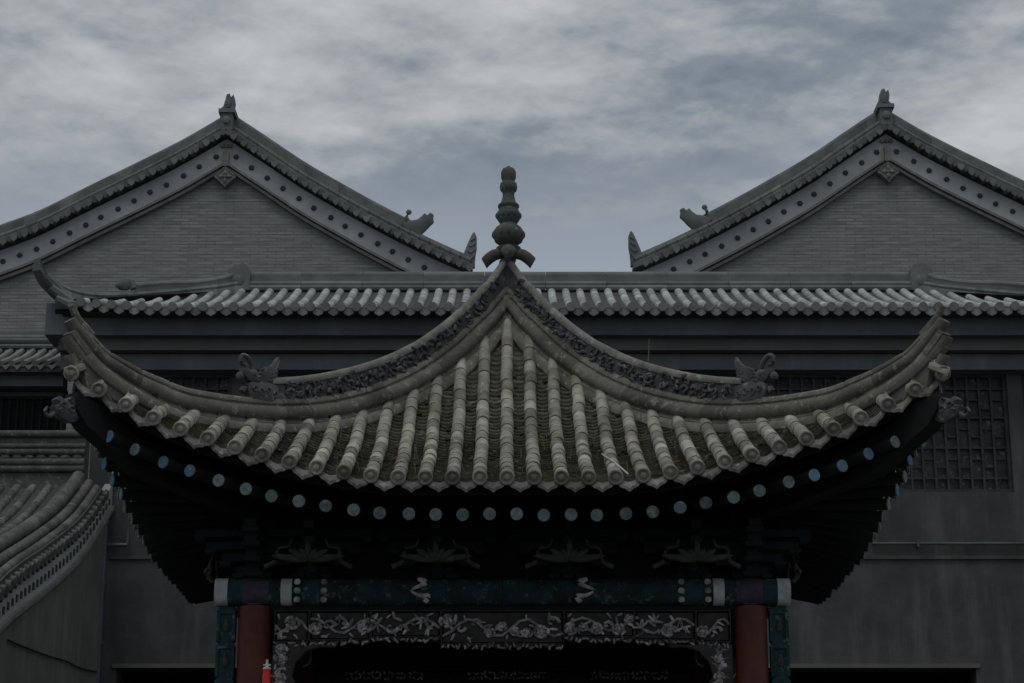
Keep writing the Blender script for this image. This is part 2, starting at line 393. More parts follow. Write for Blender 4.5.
# hip ridges -------------------------------------------------------
def hz(r):  # roof surface along the hip
    return S(r, r)+(.36*(r-2.65)**1.8 if r > 2.65 else 0)+(.8*(r-3.3)**1.3 if r > 3.3 else 0)
PROF = [(.10, -.05), (.105, .0), (.082, .018), (.080, .030), (.105, .045), (.118, .075), (.115, .11), (.095, .140), (.058, .150), (.054, .160), (.064, .175), (.060, .200), (.038, .222), (0, .230)]
SKIRT = [(.115, -1), (.12, -.135), (.15, -.125), (.168, -.095), (.162, -.055), (.135, -.022), (.10, -.010), (-.10, -.010), (-.135, -.022), (-.162, -.055), (-.168, -.095), (-.15, -.125), (-.12, -.135), (-.115, -1)]
PROF = PROF+[(-a, b) for a, b in PROF[-2::-1]]
def hip_sweep(mb, prof, r0, r1, seg, hoff=lambda r: 0, tones=True, ns=5, joint=.965, sc_=lambda r: 1.0):
    n = max(1, round((r1-r0)*1.414/seg))
    for i in range(n):
        a = r0+(r1-r0)*i/n; b = r0+(r1-r0)*(i+1)/n; rings = []
        for f, q in [(0, joint), (.06, 1)]+[(j/ns, 1) for j in range(1, ns)]+[(.94, 1), (1, joint)]:
            r = a+(b-a)*f; d = .02
            sl = (hz(r+d)-hz(r-d) if r > .03 else hz(r+2*d)-hz(r))/(2*d*1.414); l = math.hypot(1, sl); T = Vector((1/l, 0, sl/l)); U = Vector((-sl/l, 0, 1/l))
            base = Vector((r*1.414, 0, hz(r)+hoff(r)))
            # keep the sections upright near the peak so they do not pass the axis
            k = min(1, r/.5); U = (Vector((0, 0, 1))*(1-k)+U*k).normalized(); s_ = sc_(r)*q
            rings.append([base+Vector((0, p*s_, 0))+(Vector((0, 0, -(hz(r)-S(r, r)+.13))) if h < -.5 else U*(h*s_ if h > 0 else h)) for p, h in prof])
        mb.loft(rings, True, True, rt())
def crest_h(r): return interp(r, [(0, .30), (.4, .285), (.8, .25), (1.2, .235), (1.5, .225), (2.0, .19)])
def make_hip():
    h = MB(); hip_sweep(h, PROF, 0.0, 3.49, .30, sc_=lambda r: 1 if r < 2.9 else 1-.40*(r-2.9)/.59); hip_sweep(h, SKIRT, 0.05, 3.38, .36, joint=.97, sc_=lambda r: 1 if r < 2.9 else 1-.25*(r-2.9)/.5)
    # stacked tube ends at the tip
    rt_ = 3.47; z = hz(rt_); x0 = rt_*1.414
    h.tube([(x0-.16, 0, z+.03), (x0-.02, 0, z+.15), (x0+.035, 0, z+.24)], lambda t: .042-.014*t, 10, tone=.6)
    h.tube([(x0-.14, 0, z-.03), (x0-.01, 0, z+.05), (x0+.045, 0, z+.12)], lambda t: .068-.016*t, 12, tone=.5)
    h.tube([(x0-.30, 0, z-.28), (x0-.10, 0, z-.18), (x0+.03, 0, z-.07), (x0+.06, 0, z-.02)], lambda t: .070-.018*t, 12, tone=.55)
    h.tube([(x0-.36, 0, z-.42), (x0-.14, 0, z-.33), (x0+.0, 0, z-.22), (x0+.03, 0, z-.17)], lambda t: .062-.014*t, 12, tone=.4)
    h.tube([(x0-.50, 0, z-.50), (x0-.26, 0, z-.46), (x0-.10, 0, z-.38)], .065, 12, tone=.5)
    return h
hip0 = make_hip().build('hip_ridge', M['ridge'], pav, smooth=True, rz=R(-45), ang=38)
def make_crest():
    r1 = 2.04
    c2 = MB(); n = 24; rings = []
    for i in range(n+1):
        r = .02+(r1-.02)*i/n; b = hz(r)+.215
        rings.append([(r*1.414, .028, b), (r*1.414, .028, b+crest_h(r)-.03), (r*1.414, -.028, b+crest_h(r)-.03), (r*1.414, -.028, b)])
    c2.loft(rings, True, True, .3)
    # carved scrolls and leaves in relief on both faces
    rr = random.Random(5)
    for side in (-1, 1):
        r = .14
        while r < r1-.06:
            H = crest_h(r)-.085; b = hz(r)+.235; sl = (hz(r+.05)-hz(r-.05))/.1/1.414
            for k in range(3):
                cx = r*1.414+rr.uniform(-.03, .03); cz = b+H*(.18+.32*k)+rr.uniform(-.02, .02)
                R0 = rr.uniform(.032, .050); a0 = rr.uniform(0, 6.28); dirn = rr.choice((-1, 1)); pts = []
                for q in range(8):
                    a = a0+dirn*q*.62; R1 = R0*(1.25-q*.12); pts.append((cx+R1*math.cos(a), side*(.036+.012*math.sin(q)), cz+R1*math.sin(a)))
                c2.tube(pts, lambda t: .018*(1-.4*t), 5, tone=rr.random())
                if rr.random() < .6: c2.blob((cx+rr.uniform(-.05, .05), side*.035, cz+rr.uniform(-.03, .03)), .034, .022, .014, 6, rr.random(), rot=rr.uniform(-1.5, 1.5))
            r += .085
    return c2
crest0 = make_crest().build('carved_crest', M['carved'], hip0, smooth=True, ang=45)
cc = MB(); cap = [(.046*math.cos(a), .046*math.sin(a)) for a in [math.pi*k/8 for k in range(-1, 10)]]
hip_sweep(cc, cap, .02, 2.05, .30, hoff=lambda r: .185+crest_h(r))
cc.build('crest_cap', M['cap'], hip0, smooth=True, ang=40)
# dragon at the lower end of the crest; outline in (s along hip, height above the ridge top)
def plate(mb, out, s0, zf, th, tone=.5, bulge=.6, mi=None):
    n = len(out); cx = sum(p[0] for p in out)/n; cz = sum(p[1] for p in out)/n
    rings = []
    for y, q in ((-th, bulge), (-th*.6, 1), (th*.6, 1), (th, bulge)):
        rings.append([(s0+cx+(a-cx)*q, y, zf+cz+(b-cz)*q) for a, b in out])
    mb.loft(rings, True, True, tone, mi)
d = MB(); s0 = 2.03*1.414; zf = hz(2.15)+.205; w_ = .66
def dp(out): return [(a*w_, b) for a, b in out]
plate(d, dp([(-.06, -.03), (.05, -.05), (.30, -.05), (.40, .0), (.44, .07), (.42, .13), (.38, .15), (.30, .17), (.20, .17), (.08, .17), (-.06, .16)]), s0, zf, .065)          # body and chest
plate(d, dp([(-.04, .12), (.10, .14), (.20, .18), (.24, .22), (.20, .29), (.12, .32), (.06, .335), (.0, .37), (-.05, .42), (-.07, .43), (-.075, .36), (-.05, .24)]), s0, zf, .032, .4)   # raised fin
plate(d, dp([(.20, .15), (.34, .14), (.44, .16), (.52, .21), (.52, .25), (.44, .245), (.36, .26), (.24, .24)]), s0, zf, .055, .5)   # head
d.tube(cr([(s0+.30*w_, 0, zf+.22), (s0+.36*w_, 0, zf+.31), (s0+.45*w_, 0, zf+.37), (s0+.53*w_, 0, zf+.36), (s0+.53*w_, 0, zf+.30), (s0+.46*w_, 0, zf+.29)], 4), lambda t: .026*(1-.4*t), 8, tone=.45)   # horn curl
d.blob((s0+.54*w_, 0, zf+.185), .038, .04, .038, 8, .6)
d.tube([(s0+.50*w_, 0, zf+.15), (s0+.46*w_, 0, zf+.10), (s0+.50*w_, 0, zf+.05)], .03, 7, tone=.4)
for sd in (-1, 1):
    d.blob((s0+.38*w_, sd*.055, zf+.215), .022, .016, .022, 8, .7)
    for q in range(4): d.blob((s0+(.24+.02*q)*w_, sd*.05, zf+.27-.035*q), .030, .014, .012, 6, rnd(), rot=-.5)      # mane
    for a, b, c_ in ((.14, .08, .045), (.26, .06, .045), (.36, .08, .035), (.02, .07, .035)):
        d.tube([(s0+(a+c_*math.cos(t)*(1-.1*t))*w_, sd*.066, zf+b+c_*math.sin(t)*(1-.1*t)) for t in [q*.7 for q in range(9)]], lambda t: .013*(1-.5*t), 5, tone=rnd())
    for q in range(5): d.tube([(s0+(.10-.03*q)*w_, sd*.034, zf+.19+.035*q), (s0+(.02-.02*q)*w_, sd*.036, zf+.21+.045*q)], .008, 5, tone=.7)   # fin rays
d.build('dragon_figure', M['carved'], hip0, smooth=True, ang=45)
for k in (1, 2, 3): copy_part(hip0, pav, rz=R(-45)+k*math.pi/2)
# finial ------------------------------------------------------------
zb = 8.06; k_ = .00339
prof_px = [(285, 26), (280, 34), (268, 36), (262, 22), (258, 28), (250, 40), (238, 45), (226, 44), (214, 38), (207, 28), (202, 24), (198, 27), (190, 33), (178, 33.5), (168, 31), (160, 28), (157, 31), (151, 31), (146, 24), (138, 20), (125, 17), (116, 18), (111, 24), (101, 26), (92, 24), (87, 18), (83, 19), (76, 22), (60, 22), (52, 17), (48, 9), (44, 3)]
fy = 0.0
def fz(p): return P(508.8, 150+p/2.73, YC).z
f_ = MB(); f_.lathe([(fz(p), r*k_) for p, r in prof_px], 0.015, 0, 24)
fin = f_.build('finial', M['finial'], pav, smooth=True, ang=50)
fl = MB()
for k in range(12):     # ribs on the bulbs
    a = 2*math.pi*k/12
    for pz, rr, hh in ((232, 44, .045), (180, 33, .038)):
        fl.blob((.015+rr*k_*math.cos(a)*.93, rr*k_*math.sin(a)*.93, fz(pz)), .028, .028, hh, 6, rnd())
fl.build('moulded_bands', M['finial'], fin, smooth=True, ang=60)
lf = MB()
for k in range(4):      # four drooping clay leaves
    a = R(0+90*k) if k % 2 == 0 else R(90*k)
    ca, sa = math.cos(a), math.sin(a); rings = []
    for t, w_, dz, out in ((0, .09, -.03, .03), (.25, .12, -.025, .085), (.5, .125, -.04, .14), (.75, .105, -.07, .185), (.93, .06, -.105, .222), (1, .01, -.13, .24)):
        ring = []
        for q in range(8):
            b = 2*math.pi*q/8; lx = out+math.sin(b)*.028; ly = w_*math.cos(b)*.62; ring.append((.015+lx*ca-ly*sa, lx*sa+ly*ca, fz(276)+dz+math.sin(b)*.052))
        rings.append(ring)
    lf.loft(rings, True, True, rnd())
lf.build('drooping_leaves', M['finial'], fin, smooth=True, ang=60)
pk = MB()               # block the finial stands on, where the four crests meet
pk.lathe([(7.7, .06), (8.02, .06), (8.08, .08), (8.12, .075)], 0, 0, 12, .4)
pk.build('finial_base', M['carved'], pav, smooth=True)
# rafters -----------------------------------------------------------
def rafter_geo(u):
    ue = u; r_ = re(u)-.06; z_ = S(u, re(u))-.275-.03*(abs(u)/3)**2
    a = abs(u)
    ui = math.copysign(min(a, 1.6+(a-1.6)*.35) if a > 1.6 else a, u); ri = 1.95
    zi = z_+.32-lift(u)*.75
    return (ue, -r_, z_), (ui, -ri, zi)
us = [.0755+SP*k for k in range(-16, 16)]
def add_rafters(rz, ulist, side):
    for u in ulist:
        A, B = rafter_geo(u+(rnd()-.5)*.022); A = Vector(A)+Vector((0, (rnd()-.5)*.03, (rnd()-.5)*.014)); B = Vector(B)
        mb = MB(); mb.tube([A, A+(B-A)*.5, B], .048, 12)
        rf = mb.build('rafter', M['rafter'], pav, smooth=True, rz=rz)
        T = (A-B).normalized(); e = MB(); e.tone = rt(); e.tube([A-T*.004, A+T*.005, A+T*.008], lambda t: .051 if t < .9 else .046, 14)
        blue = abs(u) > 2.35 and rnd() < .6
        e.build('rafter_end', M['end_blue' if blue else 'end_pale'], rf, smooth=True, ang=30)
add_rafters(0, us, 'f')
add_rafters(math.pi/2, us, 'r'); add_rafters(-math.pi/2, us, 'l')
# square flying-rafter strip behind (dark toothed edge under the side eaves)
# corner beams with carved dragon heads
cb = MB()
s1 = 3.46*1.414
plate(cb, [(1.9*1.414, 5.05), (3.0*1.414, 5.30), (s1-.10, 5.60), (s1, 5.72), (s1, 5.86), (s1-.25, 5.78), (3.0*1.414, 5.55), (1.9*1.414, 5.35)], 0, 0, .09, bulge=1)
cbo = cb.build('corner_beam', M['wood'], pav, rz=R(-45))
hd = MB(); sx = 3.40*1.414; z0 = 5.66; q_ = .62
plate(hd, [(a*q_, b*q_) for a, b in [(0, .0), (.10, -.06), (.2, -.07), (.30, -.03), (.38, .03), (.42, .10), (.36, .13), (.40, .19), (.34, .24), (.26, .20), (.2, .25), (.1, .25), (0, .20)]], sx, z0, .06, .4)
for sd in (-1, 1):
    for a, b, r_ in ((.30, .12, .05), (.18, .08, .055), (.08, .15, .05), (.34, .04, .03), (.2, .2, .035)):
        hd.tube([(sx+q_*(a+r_*math.cos(t)*(1-t*.1)), sd*.062, z0+q_*(b+r_*math.sin(t)*(1-t*.1))) for t in [q*.7 for q in range(9)]], lambda t: .012*(1-.5*t), 6, tone=rnd())
hd.tube(cr([(sx+.22, 0, z0+.02), (sx+.28, 0, z0-.02), (sx+.32, 0, z0+.01), (sx+.30, 0, z0+.05)], 4), lambda t: .02*(1-.5*t), 7)
hd.build('carved_head', M['carved'], cbo, smooth=True, ang=45)
for k in (1, 2, 3): copy_part(cbo, pav, rz=R(-45)+k*math.pi/2)
# body: columns, beams, friezes -------------------------------------
RC = 2.075; YF = YC-RC
zbt, zbb = zz(577, YF-.12), zz(604, YF-.12)
col0 = MB(); col0.lathe([(.35, .14), (zbb-.01, .135)], 0, 0, 24)
colo = col0.build('column', M['red'], pav, smooth=True, loc=(-RC, -RC, 0))
cbse = MB(); cbse.lathe([(.35, .24), (.42, .25), (.50, .20), (.53, .16)], 0, 0, 20); cbse.build('column_base', M['stone'], colo, smooth=True)
for x, y in ((1, -1), (1, 1), (-1, 1)): copy_part(colo, pav, loc=(x*RC, y*RC, 0))
def floral(fw, x0, x1, zl, zh, yf, rr):
    """dense carved peonies, leaves and curling vines filling a panel"""
    hh = (zh-zl)/2-.03; zc_ = (zl+zh)/2
    nv = max(6, int((x1-x0)*14)); ph = rr.uniform(0, 6)
    fw.tube([(x0+.03+(x1-x0-.06)*i/nv, yf+.016, zc_+hh*.6*math.sin(ph+i*.95)) for i in range(nv+1)], .011, 5, tone=.3)
    x = x0+.07
    while x < x1-.05:
        cz = zc_+rr.uniform(-.5, .5)*hh; pr = rr.uniform(.036, .058); kind = rr.random()
        if kind < .5:
            for lay, (k_n, rad_, sz) in enumerate(((7, .85, .50), (4, .40, .42))):
                for k in range(k_n):
                    a = 6.283*k/k_n+rr.uniform(-.3, .3); q = rr.uniform(.8, 1.2); fw.blob((x+pr*rad_*math.cos(a)*q, yf+.012-.012*lay, cz+pr*rad_*.9*math.sin(a)), pr*sz*q, .020, pr*sz*.62, 6, rr.random(), rot=a+1.57)
            fw.blob((x, yf-.012, cz), .015, .016, .015, 6, .8)
        elif kind < .8:
            d_ = rr.choice((-1, 1)); fw.tube([(x+pr*(1.15-.12*j)*math.cos(d_*j*.6), yf+.004, cz+pr*(1.1-.12*j)*math.sin(d_*j*.6)) for j in range(9)], lambda t: .017*(1-.5*t), 6, tone=rr.random())
        else:
            for k in range(5):
                a = rr.uniform(0, 6.28); fw.blob((x+.035*math.cos(a), yf+.008, cz+.035*math.sin(a)), .040, .014, .013, 6, rr.random(), rot=a)
        for k in range(3):
            a = rr.uniform(0, 6.28); lz = max(zl+.03, min(zh-.03, zc_+rr.uniform(-.9, .9)*hh)); fw.blob((x+rr.uniform(-.05, .05), yf+.014, lz), rr.uniform(.022, .042), .012, rr.uniform(.008, .015), 6, rr.random(), rot=a)
        x += rr.uniform(.085, .125)
def build_side(front=True):
    parts = []
    y = -RC
    # painted tie beam: rounded bar in coloured lengths, symmetric
    def seg(mb, x0, x1, mi=0, g_=0):
        zc_ = (zbt+zbb)/2; hh = (zbt-zbb)/2+g_; n = 12; e = .75
        ring = []
        for k in range(n):
            a = 2*math.pi*(k+.5)/n; cx, sx_ = math.cos(a), math.sin(a)
            ring.append((.12*math.copysign(abs(cx)**e, cx)+g_*math.copysign(1, cx), hh*math.copysign(abs(sx_)**e, sx_)))
        mb.loft([[(x, y+a, zc_+b) for a, b in ring] for x in (x0, x1)], True, True, .5, mi)
    bm = MB()
    px2x = lambda p: (p-502.8)/2100*17.62
    edges = ([(216, 229, 2, .004), (229, 244, 1, 0), (244, 270, 4, .004), (270, 282, 0, 0)] if front else [(246, 270, 4, .0), (270, 282, 0, 0)])
    edges += [(282, 293, 2, .004), (293, 304, 0, 0), (304, 320, 1, .002), (320, 330, 0, 0), (330, 412, 3, 0), (412, 502.5, 0, -.002)]
    for a, b, mi, g_ in edges:
        A, B = px2x(a), px2x(b); seg(bm, A, B, mi, g_); seg(bm, -B, -A, mi, g_)
    beam = bm.build('tie_beam', [M['teal_dark'], M['teal'], M['white'], M['teal_dark'], M['purple']], pav, smooth=True, ang=40)
    for p in (298.5, 325):
        for s_ in (-1, 1):
            for k in (-1, 0, 1):
                dt = MB(); dt.blob((s_*px2x(p), y-.118, (zbt+zbb)/2+k*.075), .028, .012, .028, 8, rnd()); dt.build('painted_dot', M['flower'], beam, smooth=True)
    for s_ in (-1, 1):   # pointed cloud motif either side of the middle field
        dt = MB(); cxx = s_*px2x(422); zc_ = (zbt+zbb)/2
        pts = cr([(cxx-s_*.03, y-.128, zc_+.095), (cxx+s_*.035, y-.128, zc_+.07), (cxx-s_*.005, y-.13, zc_+.04), (cxx-s_*.085, y-.13, zc_+.0), (cxx-s_*.01, y-.13, zc_-.045), (cxx+s_*.055, y-.128, zc_-.05), (cxx+s_*.03, y-.128, zc_-.10)], 4)
        dt.tube(pts, lambda t: .020+.008*math.sin(t*9), 6, tone=.8); dt.build('painted_motif', M['flower'], beam, smooth=True, ang=60)
    # bracket sets on the beam
    for xb in (-2.1, -1.6, -.55, .55, 1.6, 2.1):
        b = MB(); zb_ = zbt+.002
        for q, (w_, dep) in enumerate(((.13, .14), (.26, .24), (.40, .36), (.50, .48))):
            z_ = zb_+.105*q
            b.box(xb-w_, xb+w_, y-.045, y+.045, z_+.04, z_+.10); b.box(xb-.04, xb+.04, y-dep, y+.08, z_+.035, z_+.095)
            for sx_ in (-1, 0, 1):
                b.prism([(xb+sx_*w_*.9-.04, z_), (xb+sx_*w_*.9+.04, z_), (xb+sx_*w_*.9+.055, z_+.036), (xb+sx_*w_*.9-.055, z_+.036)], 'Y', y-.07, y+.07)
        bo = b.build('bracket_set', M['bracket'], pav)
        if abs(xb) < 2:
            lfm = MB(); zq = zb_+.10; yy = y-.42
            for a, ln in ((-84, .26), (-55, .17), (-28, .12), (0, .20), (28, .12), (55, .17), (84, .26)):
                a = R(a); tip = Vector((xb+math.sin(a)*ln*1.15, yy-.02, zq+math.cos(a)*ln*.75)); b0 = Vector((xb+math.sin(a)*.02, yy, zq-.02))
                lfm.tube([b0, b0.lerp(tip, .35)+Vector((0, -.02, .0)), b0.lerp(tip, .75)+Vector((0, -.02, 0)), tip], lambda t: [.012, .034, .026, .004][min(3, int(t*3+.5))], 6, tone=rnd())
            for s_ in (-1, 1):
                lfm.tube(cr([(xb+s_*.36, yy, zq-.07), (xb+s_*.27, yy, zq-.02), (xb+s_*.25, yy, zq+.08), (xb+s_*.17, yy, zq+.10), (xb+s_*.14, yy, zq+.16)], 4), lambda t: .022*(1-.6*t), 6, tone=.4)
            lfm.build('carved_leaf', M['leaf'], bo, smooth=True, ang=60)
    # carved frieze below the beam
    fy0, fy1 = y-.05, y+.05
    zf1 = zz(611, YF)
    def Z(py): return zz(py, YF)
    panels = [(276, 310.3, 643, 1), (310.7, 371.3, 641, 3), (371.7, 441.3, 638, 4), (443, 502.5, 646, 3)]
    full = []
    for a, b, pb, nf in panels[:3]: full += [(px2x(a), px2x(b), pb, nf), (-px2x(b), -px2x(a), pb, nf)]
    full.append((px2x(441.7), -px2x(441.7), 645, 5))
    for x0, x1, pb, nf in full:
        f0 = MB(); zl = Z(pb); f0.box(x0+.02, x1-.02, fy0+.03, fy1-.02, zl+.02, zf1-.02)
        t_ = .007
        f0.box(x0, x1, fy0, fy1, zf1-t_, zf1); f0.box(x0, x1, fy0, fy1, zl, zl+t_)
        f0.box(x0, x0+t_, fy0+.002, fy1-.002, zl+t_, zf1-t_); f0.box(x1-t_, x1, fy0+.002, fy1-.002, zl+t_, zf1-t_)
        nl = max(2, round((x1-x0)/.085))       # scalloped lower edge
        for q in range(nl):
            cxq = x0+(x1-x0)*(q+.5)/nl; f0.prism([(cxq+.040*math.cos(a), zl+.002-.030*abs(math.sin(a))) for a in [math.pi*k/6 for k in range(7)]], 'Y', fy0+.012, fy1-.012)
        fo = f0.build('carved_panel', M['frieze'], pav)
        rr = random.Random(int(abs(x0)*1000)+nf); fw = MB(); floral(fw, x0-.02, x1+.02, zl-.012, zf1+.005, fy0, rr)
        for q in range(int((x1-x0)/.035)):      # leaf tips hanging over the lower edge
            fw.blob((x0+.02+q*.035+rr.uniform(-.01, .01), fy0+.012, zl-.012+rr.uniform(-.022, .012)), .022, .012, .011, 6, rr.random()*.6, rot=rr.uniform(-1.6, 1.6))
        fw.build('carved_flower', M['flower'], fo, smooth=True, ang=60)
    # corner brackets curving down beside the columns
    for s_ in (-1, 1):
        cbk = MB(); xa = s_*px2x(275); xb_ = s_*px2x(300); z1 = Z(645); z2 = Z(700)
        out = []
        cbk.prism([(xa, z1-.004), (s_*px2x(338), z1-.004), (s_*px2x(334), z1-.022), (s_*px2x(322), z1-.016), (s_*px2x(312), z1-.04), (s_*px2x(307), z1-.055), (s_*px2x(303), z1-.10), (s_*px2x(298), z1-.14), (s_*px2x(294), z1-.26), (s_*px2x(301), z1-.34), (s_*px2x(294), z1-.42), (s_*px2x(290), z2-.1), (xa, z2-.1)], 'Y', fy0+.01, fy1-.01)
        ck = cbk.build('corner_bracket', M['frieze'], pav)
        fw = MB(); cx = (xa+s_*px2x(291))/2; rr = random.Random(9+s_)
        for q in range(6):
            lo_, hi_ = sorted((xa, s_*px2x(297))); floral(fw, lo_, hi_, z1-.09-q*.075, z1-.0-q*.075, fy0+.004, rr)
        fw.build('carved_flower', M['flower'], ck, smooth=True, ang=60)
        # outer teal hanging board beyond the column
        if not front: continue
        hb = MB(); x0, x1 = sorted((s_*px2x(218.5), s_*px2x(237))); z3 = zbb-.01
        hb.box(x0+.01, x1-.01, y-.03, y+.03, z3-1.2, z3)
        for q in range(4):
            zt = z3-.03-q*.29
            hb.box(x0, x1, y-.05, y+.05, zt-.03, zt); hb.box(x0, x0+.025, y-.048, y+.048, zt-.26, zt-.03); hb.box(x1-.025, x1, y-.048, y+.048, zt-.26, zt-.03)
        ho = hb.build('hanging_board', M['teal'], pav)
        for q in range(4):
            kn = MB(); kn.blob(((x0+x1)/2, y-.035, z3-.17-q*.29), .03, .018, .045, 8, rnd()); kn.blob(((x0+x1)/2, y-.035, z3-.125-q*.29), .018, .014, .022, 8, rnd())
            kn.build('carved_knot', M['leaf'], ho, smooth=True)
    # black board added between beam and eave to block light, lintel under the beam
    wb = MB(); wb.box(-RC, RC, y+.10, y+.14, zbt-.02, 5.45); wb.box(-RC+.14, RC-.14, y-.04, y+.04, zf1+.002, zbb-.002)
    wb.build('light_block_board', M['black'], pav)
for front in (True, False):
    before = set(bpy.data.objects)
    build_side(front)
    side_parts = [o for o in bpy.data.objects if o not in before and o.parent == pav]
    for o in side_parts:
        copy_part(o, pav, rz=(2 if front else 3)*math.pi/2)
        if not front: o.rotation_euler.z = math.pi/2
# dark board and pierced carved screens at the back of the pavilion
yb2 = 1.80; Yb2 = YC+yb2
il = MB(); il.box(-1.9, 1.9, yb2, yb2+.1, zz(669, Yb2), 4.86); il.build('shade_board', M['black'], pav)  # added black board, stands in for shade over the rear beam
rr = random.Random(3)
for p0, p1 in ((348, 427), (470, 549), (592, 672)):
    a_, b_ = P(p0, 681, Yb2), P(p1, 670, Yb2); g = MB(); g.box(a_.x, b_.x, yb2+.02, yb2+.05, a_.z-.35, b_.z+.03)
    go = g.build('pierced_screen', M['black'], pav); g = MB(); xq = a_.x+.03
    while xq < b_.x:
        for zq in (b_.z-.03, b_.z-.075): g.blob((xq+rr.uniform(-.01, .01), yb2+.01, zq+rr.uniform(-.012, .012)), .022, .014, .011, 6, rr.random(), rot=rr.uniform(-1.5, 1.5))
        xq += .042
    g.build('carved_flower', M['flower'], go, smooth=True)
# added black coffering overhead, keeps the pavilion's inside dark
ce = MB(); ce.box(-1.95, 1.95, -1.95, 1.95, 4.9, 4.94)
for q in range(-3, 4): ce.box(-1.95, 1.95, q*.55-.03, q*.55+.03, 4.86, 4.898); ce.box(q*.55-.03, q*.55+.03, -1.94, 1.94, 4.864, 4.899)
ce.build('shade_ceiling', M['black'], pav)
for o in list(kids(pav)):
    if o.name.split('.')[0] in ('column', 'tie_beam', 'bracket_set', 'carved_panel', 'corner_bracket', 'hanging_board', 'light_block_board', 'shade_board', 'pierced_screen', 'shade_ceiling'): o.location.x -= .037   # the timber frame stands a little off the roof's axis
# ================================================================== MAIN HALL (long building)
YW = 28.0
hall = empty('main_hall', (0, YW, 0), 'long grey hall behind the pavilion with pale tiled roof and lattice windows', 'hall')
def hb_(name, m, px0, px1, py0, py1, Y, dep, par=hall, yoff=YW, rnd_=0):
    mb = MB(); a = P(px0, py1, Y); b = P(px1, py0, Y); mb.box(a.x, b.x, Y-yoff, Y-yoff+dep, a.z, b.z); return mb.build(name, m, par)
YE = 27.15; YR = 29.6     # eave and ridge distance
zE = zz(305, YE); zR = zz(288, YR)
XL = xx(60, 305, YE); XRr = xx(1098, 305, YE)
XrL = xx(240, 288, YR); XrR = xx(920, 288, YR)
def hroof(y):   # surface height at distance y
    t = (y-YE)/(YR-YE); return zE-.03+(zR-zE)*(.78*t+.22*t*t)
def edgeL(y): t = (y-YE)/(YR-YE); return XL+(XrL-XL)*t
def edgeR(y): t = (y-YE)/(YR-YE); return XRr+(XrR-XRr)*t
def hlift(x):
    d = min(x-XL, XRr-x); return .10*max(0, 1-d/1.6)**2
tb = MB(); pb_ = MB(); x = XL+.08; spx = .207
while x < XRr:
    # highest y reachable under the hip
    ymax = YR
    if x < XrL: ymax = YE+(x-XL)/(XrL-XL)*(YR-YE)
    if x > XrR: ymax = YE+(XRr-x)/(XRr-XrR)*(YR-YE)
    if ymax-YE > .15:
        n = max(1, round((ymax-YE)/.35))
        for i in range(n):
            ya = YE+(ymax-YE)*i/n; yb_ = YE+(ymax-YE)*(i+1)/n
            rings = [[(x+q*rd*math.cos(a), y-YW, hroof(y)+hlift(x)+rd*math.sin(a)) for a in [math.pi*k/6 for k in range(-1, 8)] for q in (1,)] for y, rd in ((ya, .060), (ya+.02, .060), (yb_, .054))]
            tb.loft(rings, True, True, rt())
        tb.mi = 1; tb.tube([(x, YE-YW-.045, hroof(YE)+hlift(x)-.004), (x, YE-YW+.01, hroof(YE)+hlift(x)+.002)], .064, 12, tone=.35+rnd()*.3); tb.mi = 0
    xm = x+spx/2
    v = [(xm-.09, YE-YW-.01, hroof(YE)+hlift(xm)-.02), (xm+.09, YE-YW-.01, hroof(YE)+hlift(xm)-.02), (xm+.065, YE-YW-.01, hroof(YE)+hlift(xm)-.09), (xm, YE-YW-.01, hroof(YE)+hlift(xm)-.125), (xm-.065, YE-YW-.01, hroof(YE)+hlift(xm)-.09)]
    tb.add(v+[(a, b+.03, c) for a, b, c in v], [(0, 1, 2, 3, 4), (9, 8, 7, 6, 5)]+[(j, (j+1) % 5, (j+1) % 5+5, j+5) for j in range(5)], rt(), 1)
    x += spx
ys = [YE+(YR-YE)*j/8 for j in range(9)]
pb_.loft([[(edgeL(y)+(edgeR(y)-edgeL(y))*i/60, y-YW, hroof(y)+hlift(edgeL(y)+(edgeR(y)-edgeL(y))*i/60)-.01) for i in range(61)] for y in ys], False, False, .5)
# end slopes, back slope, underside
zb2 = hroof(YE)
for e, rdg, s_ in ((XL, XrL, -1), (XRr, XrR, 1)):
    pb_.add([(e, YE-YW, zb2+.1), (rdg, YR-YW, zR-.03), (rdg, YR-YW+.5, zR-.03), (e, YR-YW+4, zb2)], [(0, 1, 2, 3)])
pb_.add([(XrL, YR-YW, zR-.03), (XrR, YR-YW, zR-.03), (XRr, YR-YW+4, zb2), (XL, YR-YW+4, zb2)], [(0, 1, 2, 3)])
pb_.add([(XL, YE-YW+.02, zb2-.06), (XRr, YE-YW+.02, zb2-.06), (XRr, YR-YW+4, zb2-.06), (XL, YR-YW+4, zb2-.06)], [(0, 1, 2, 3)])
rs_ = pb_.build('roof', M['farpan'], hall)
tb.build('tile_rows', [M['fartile'], M['farend']], rs_, smooth=True, ang=45)
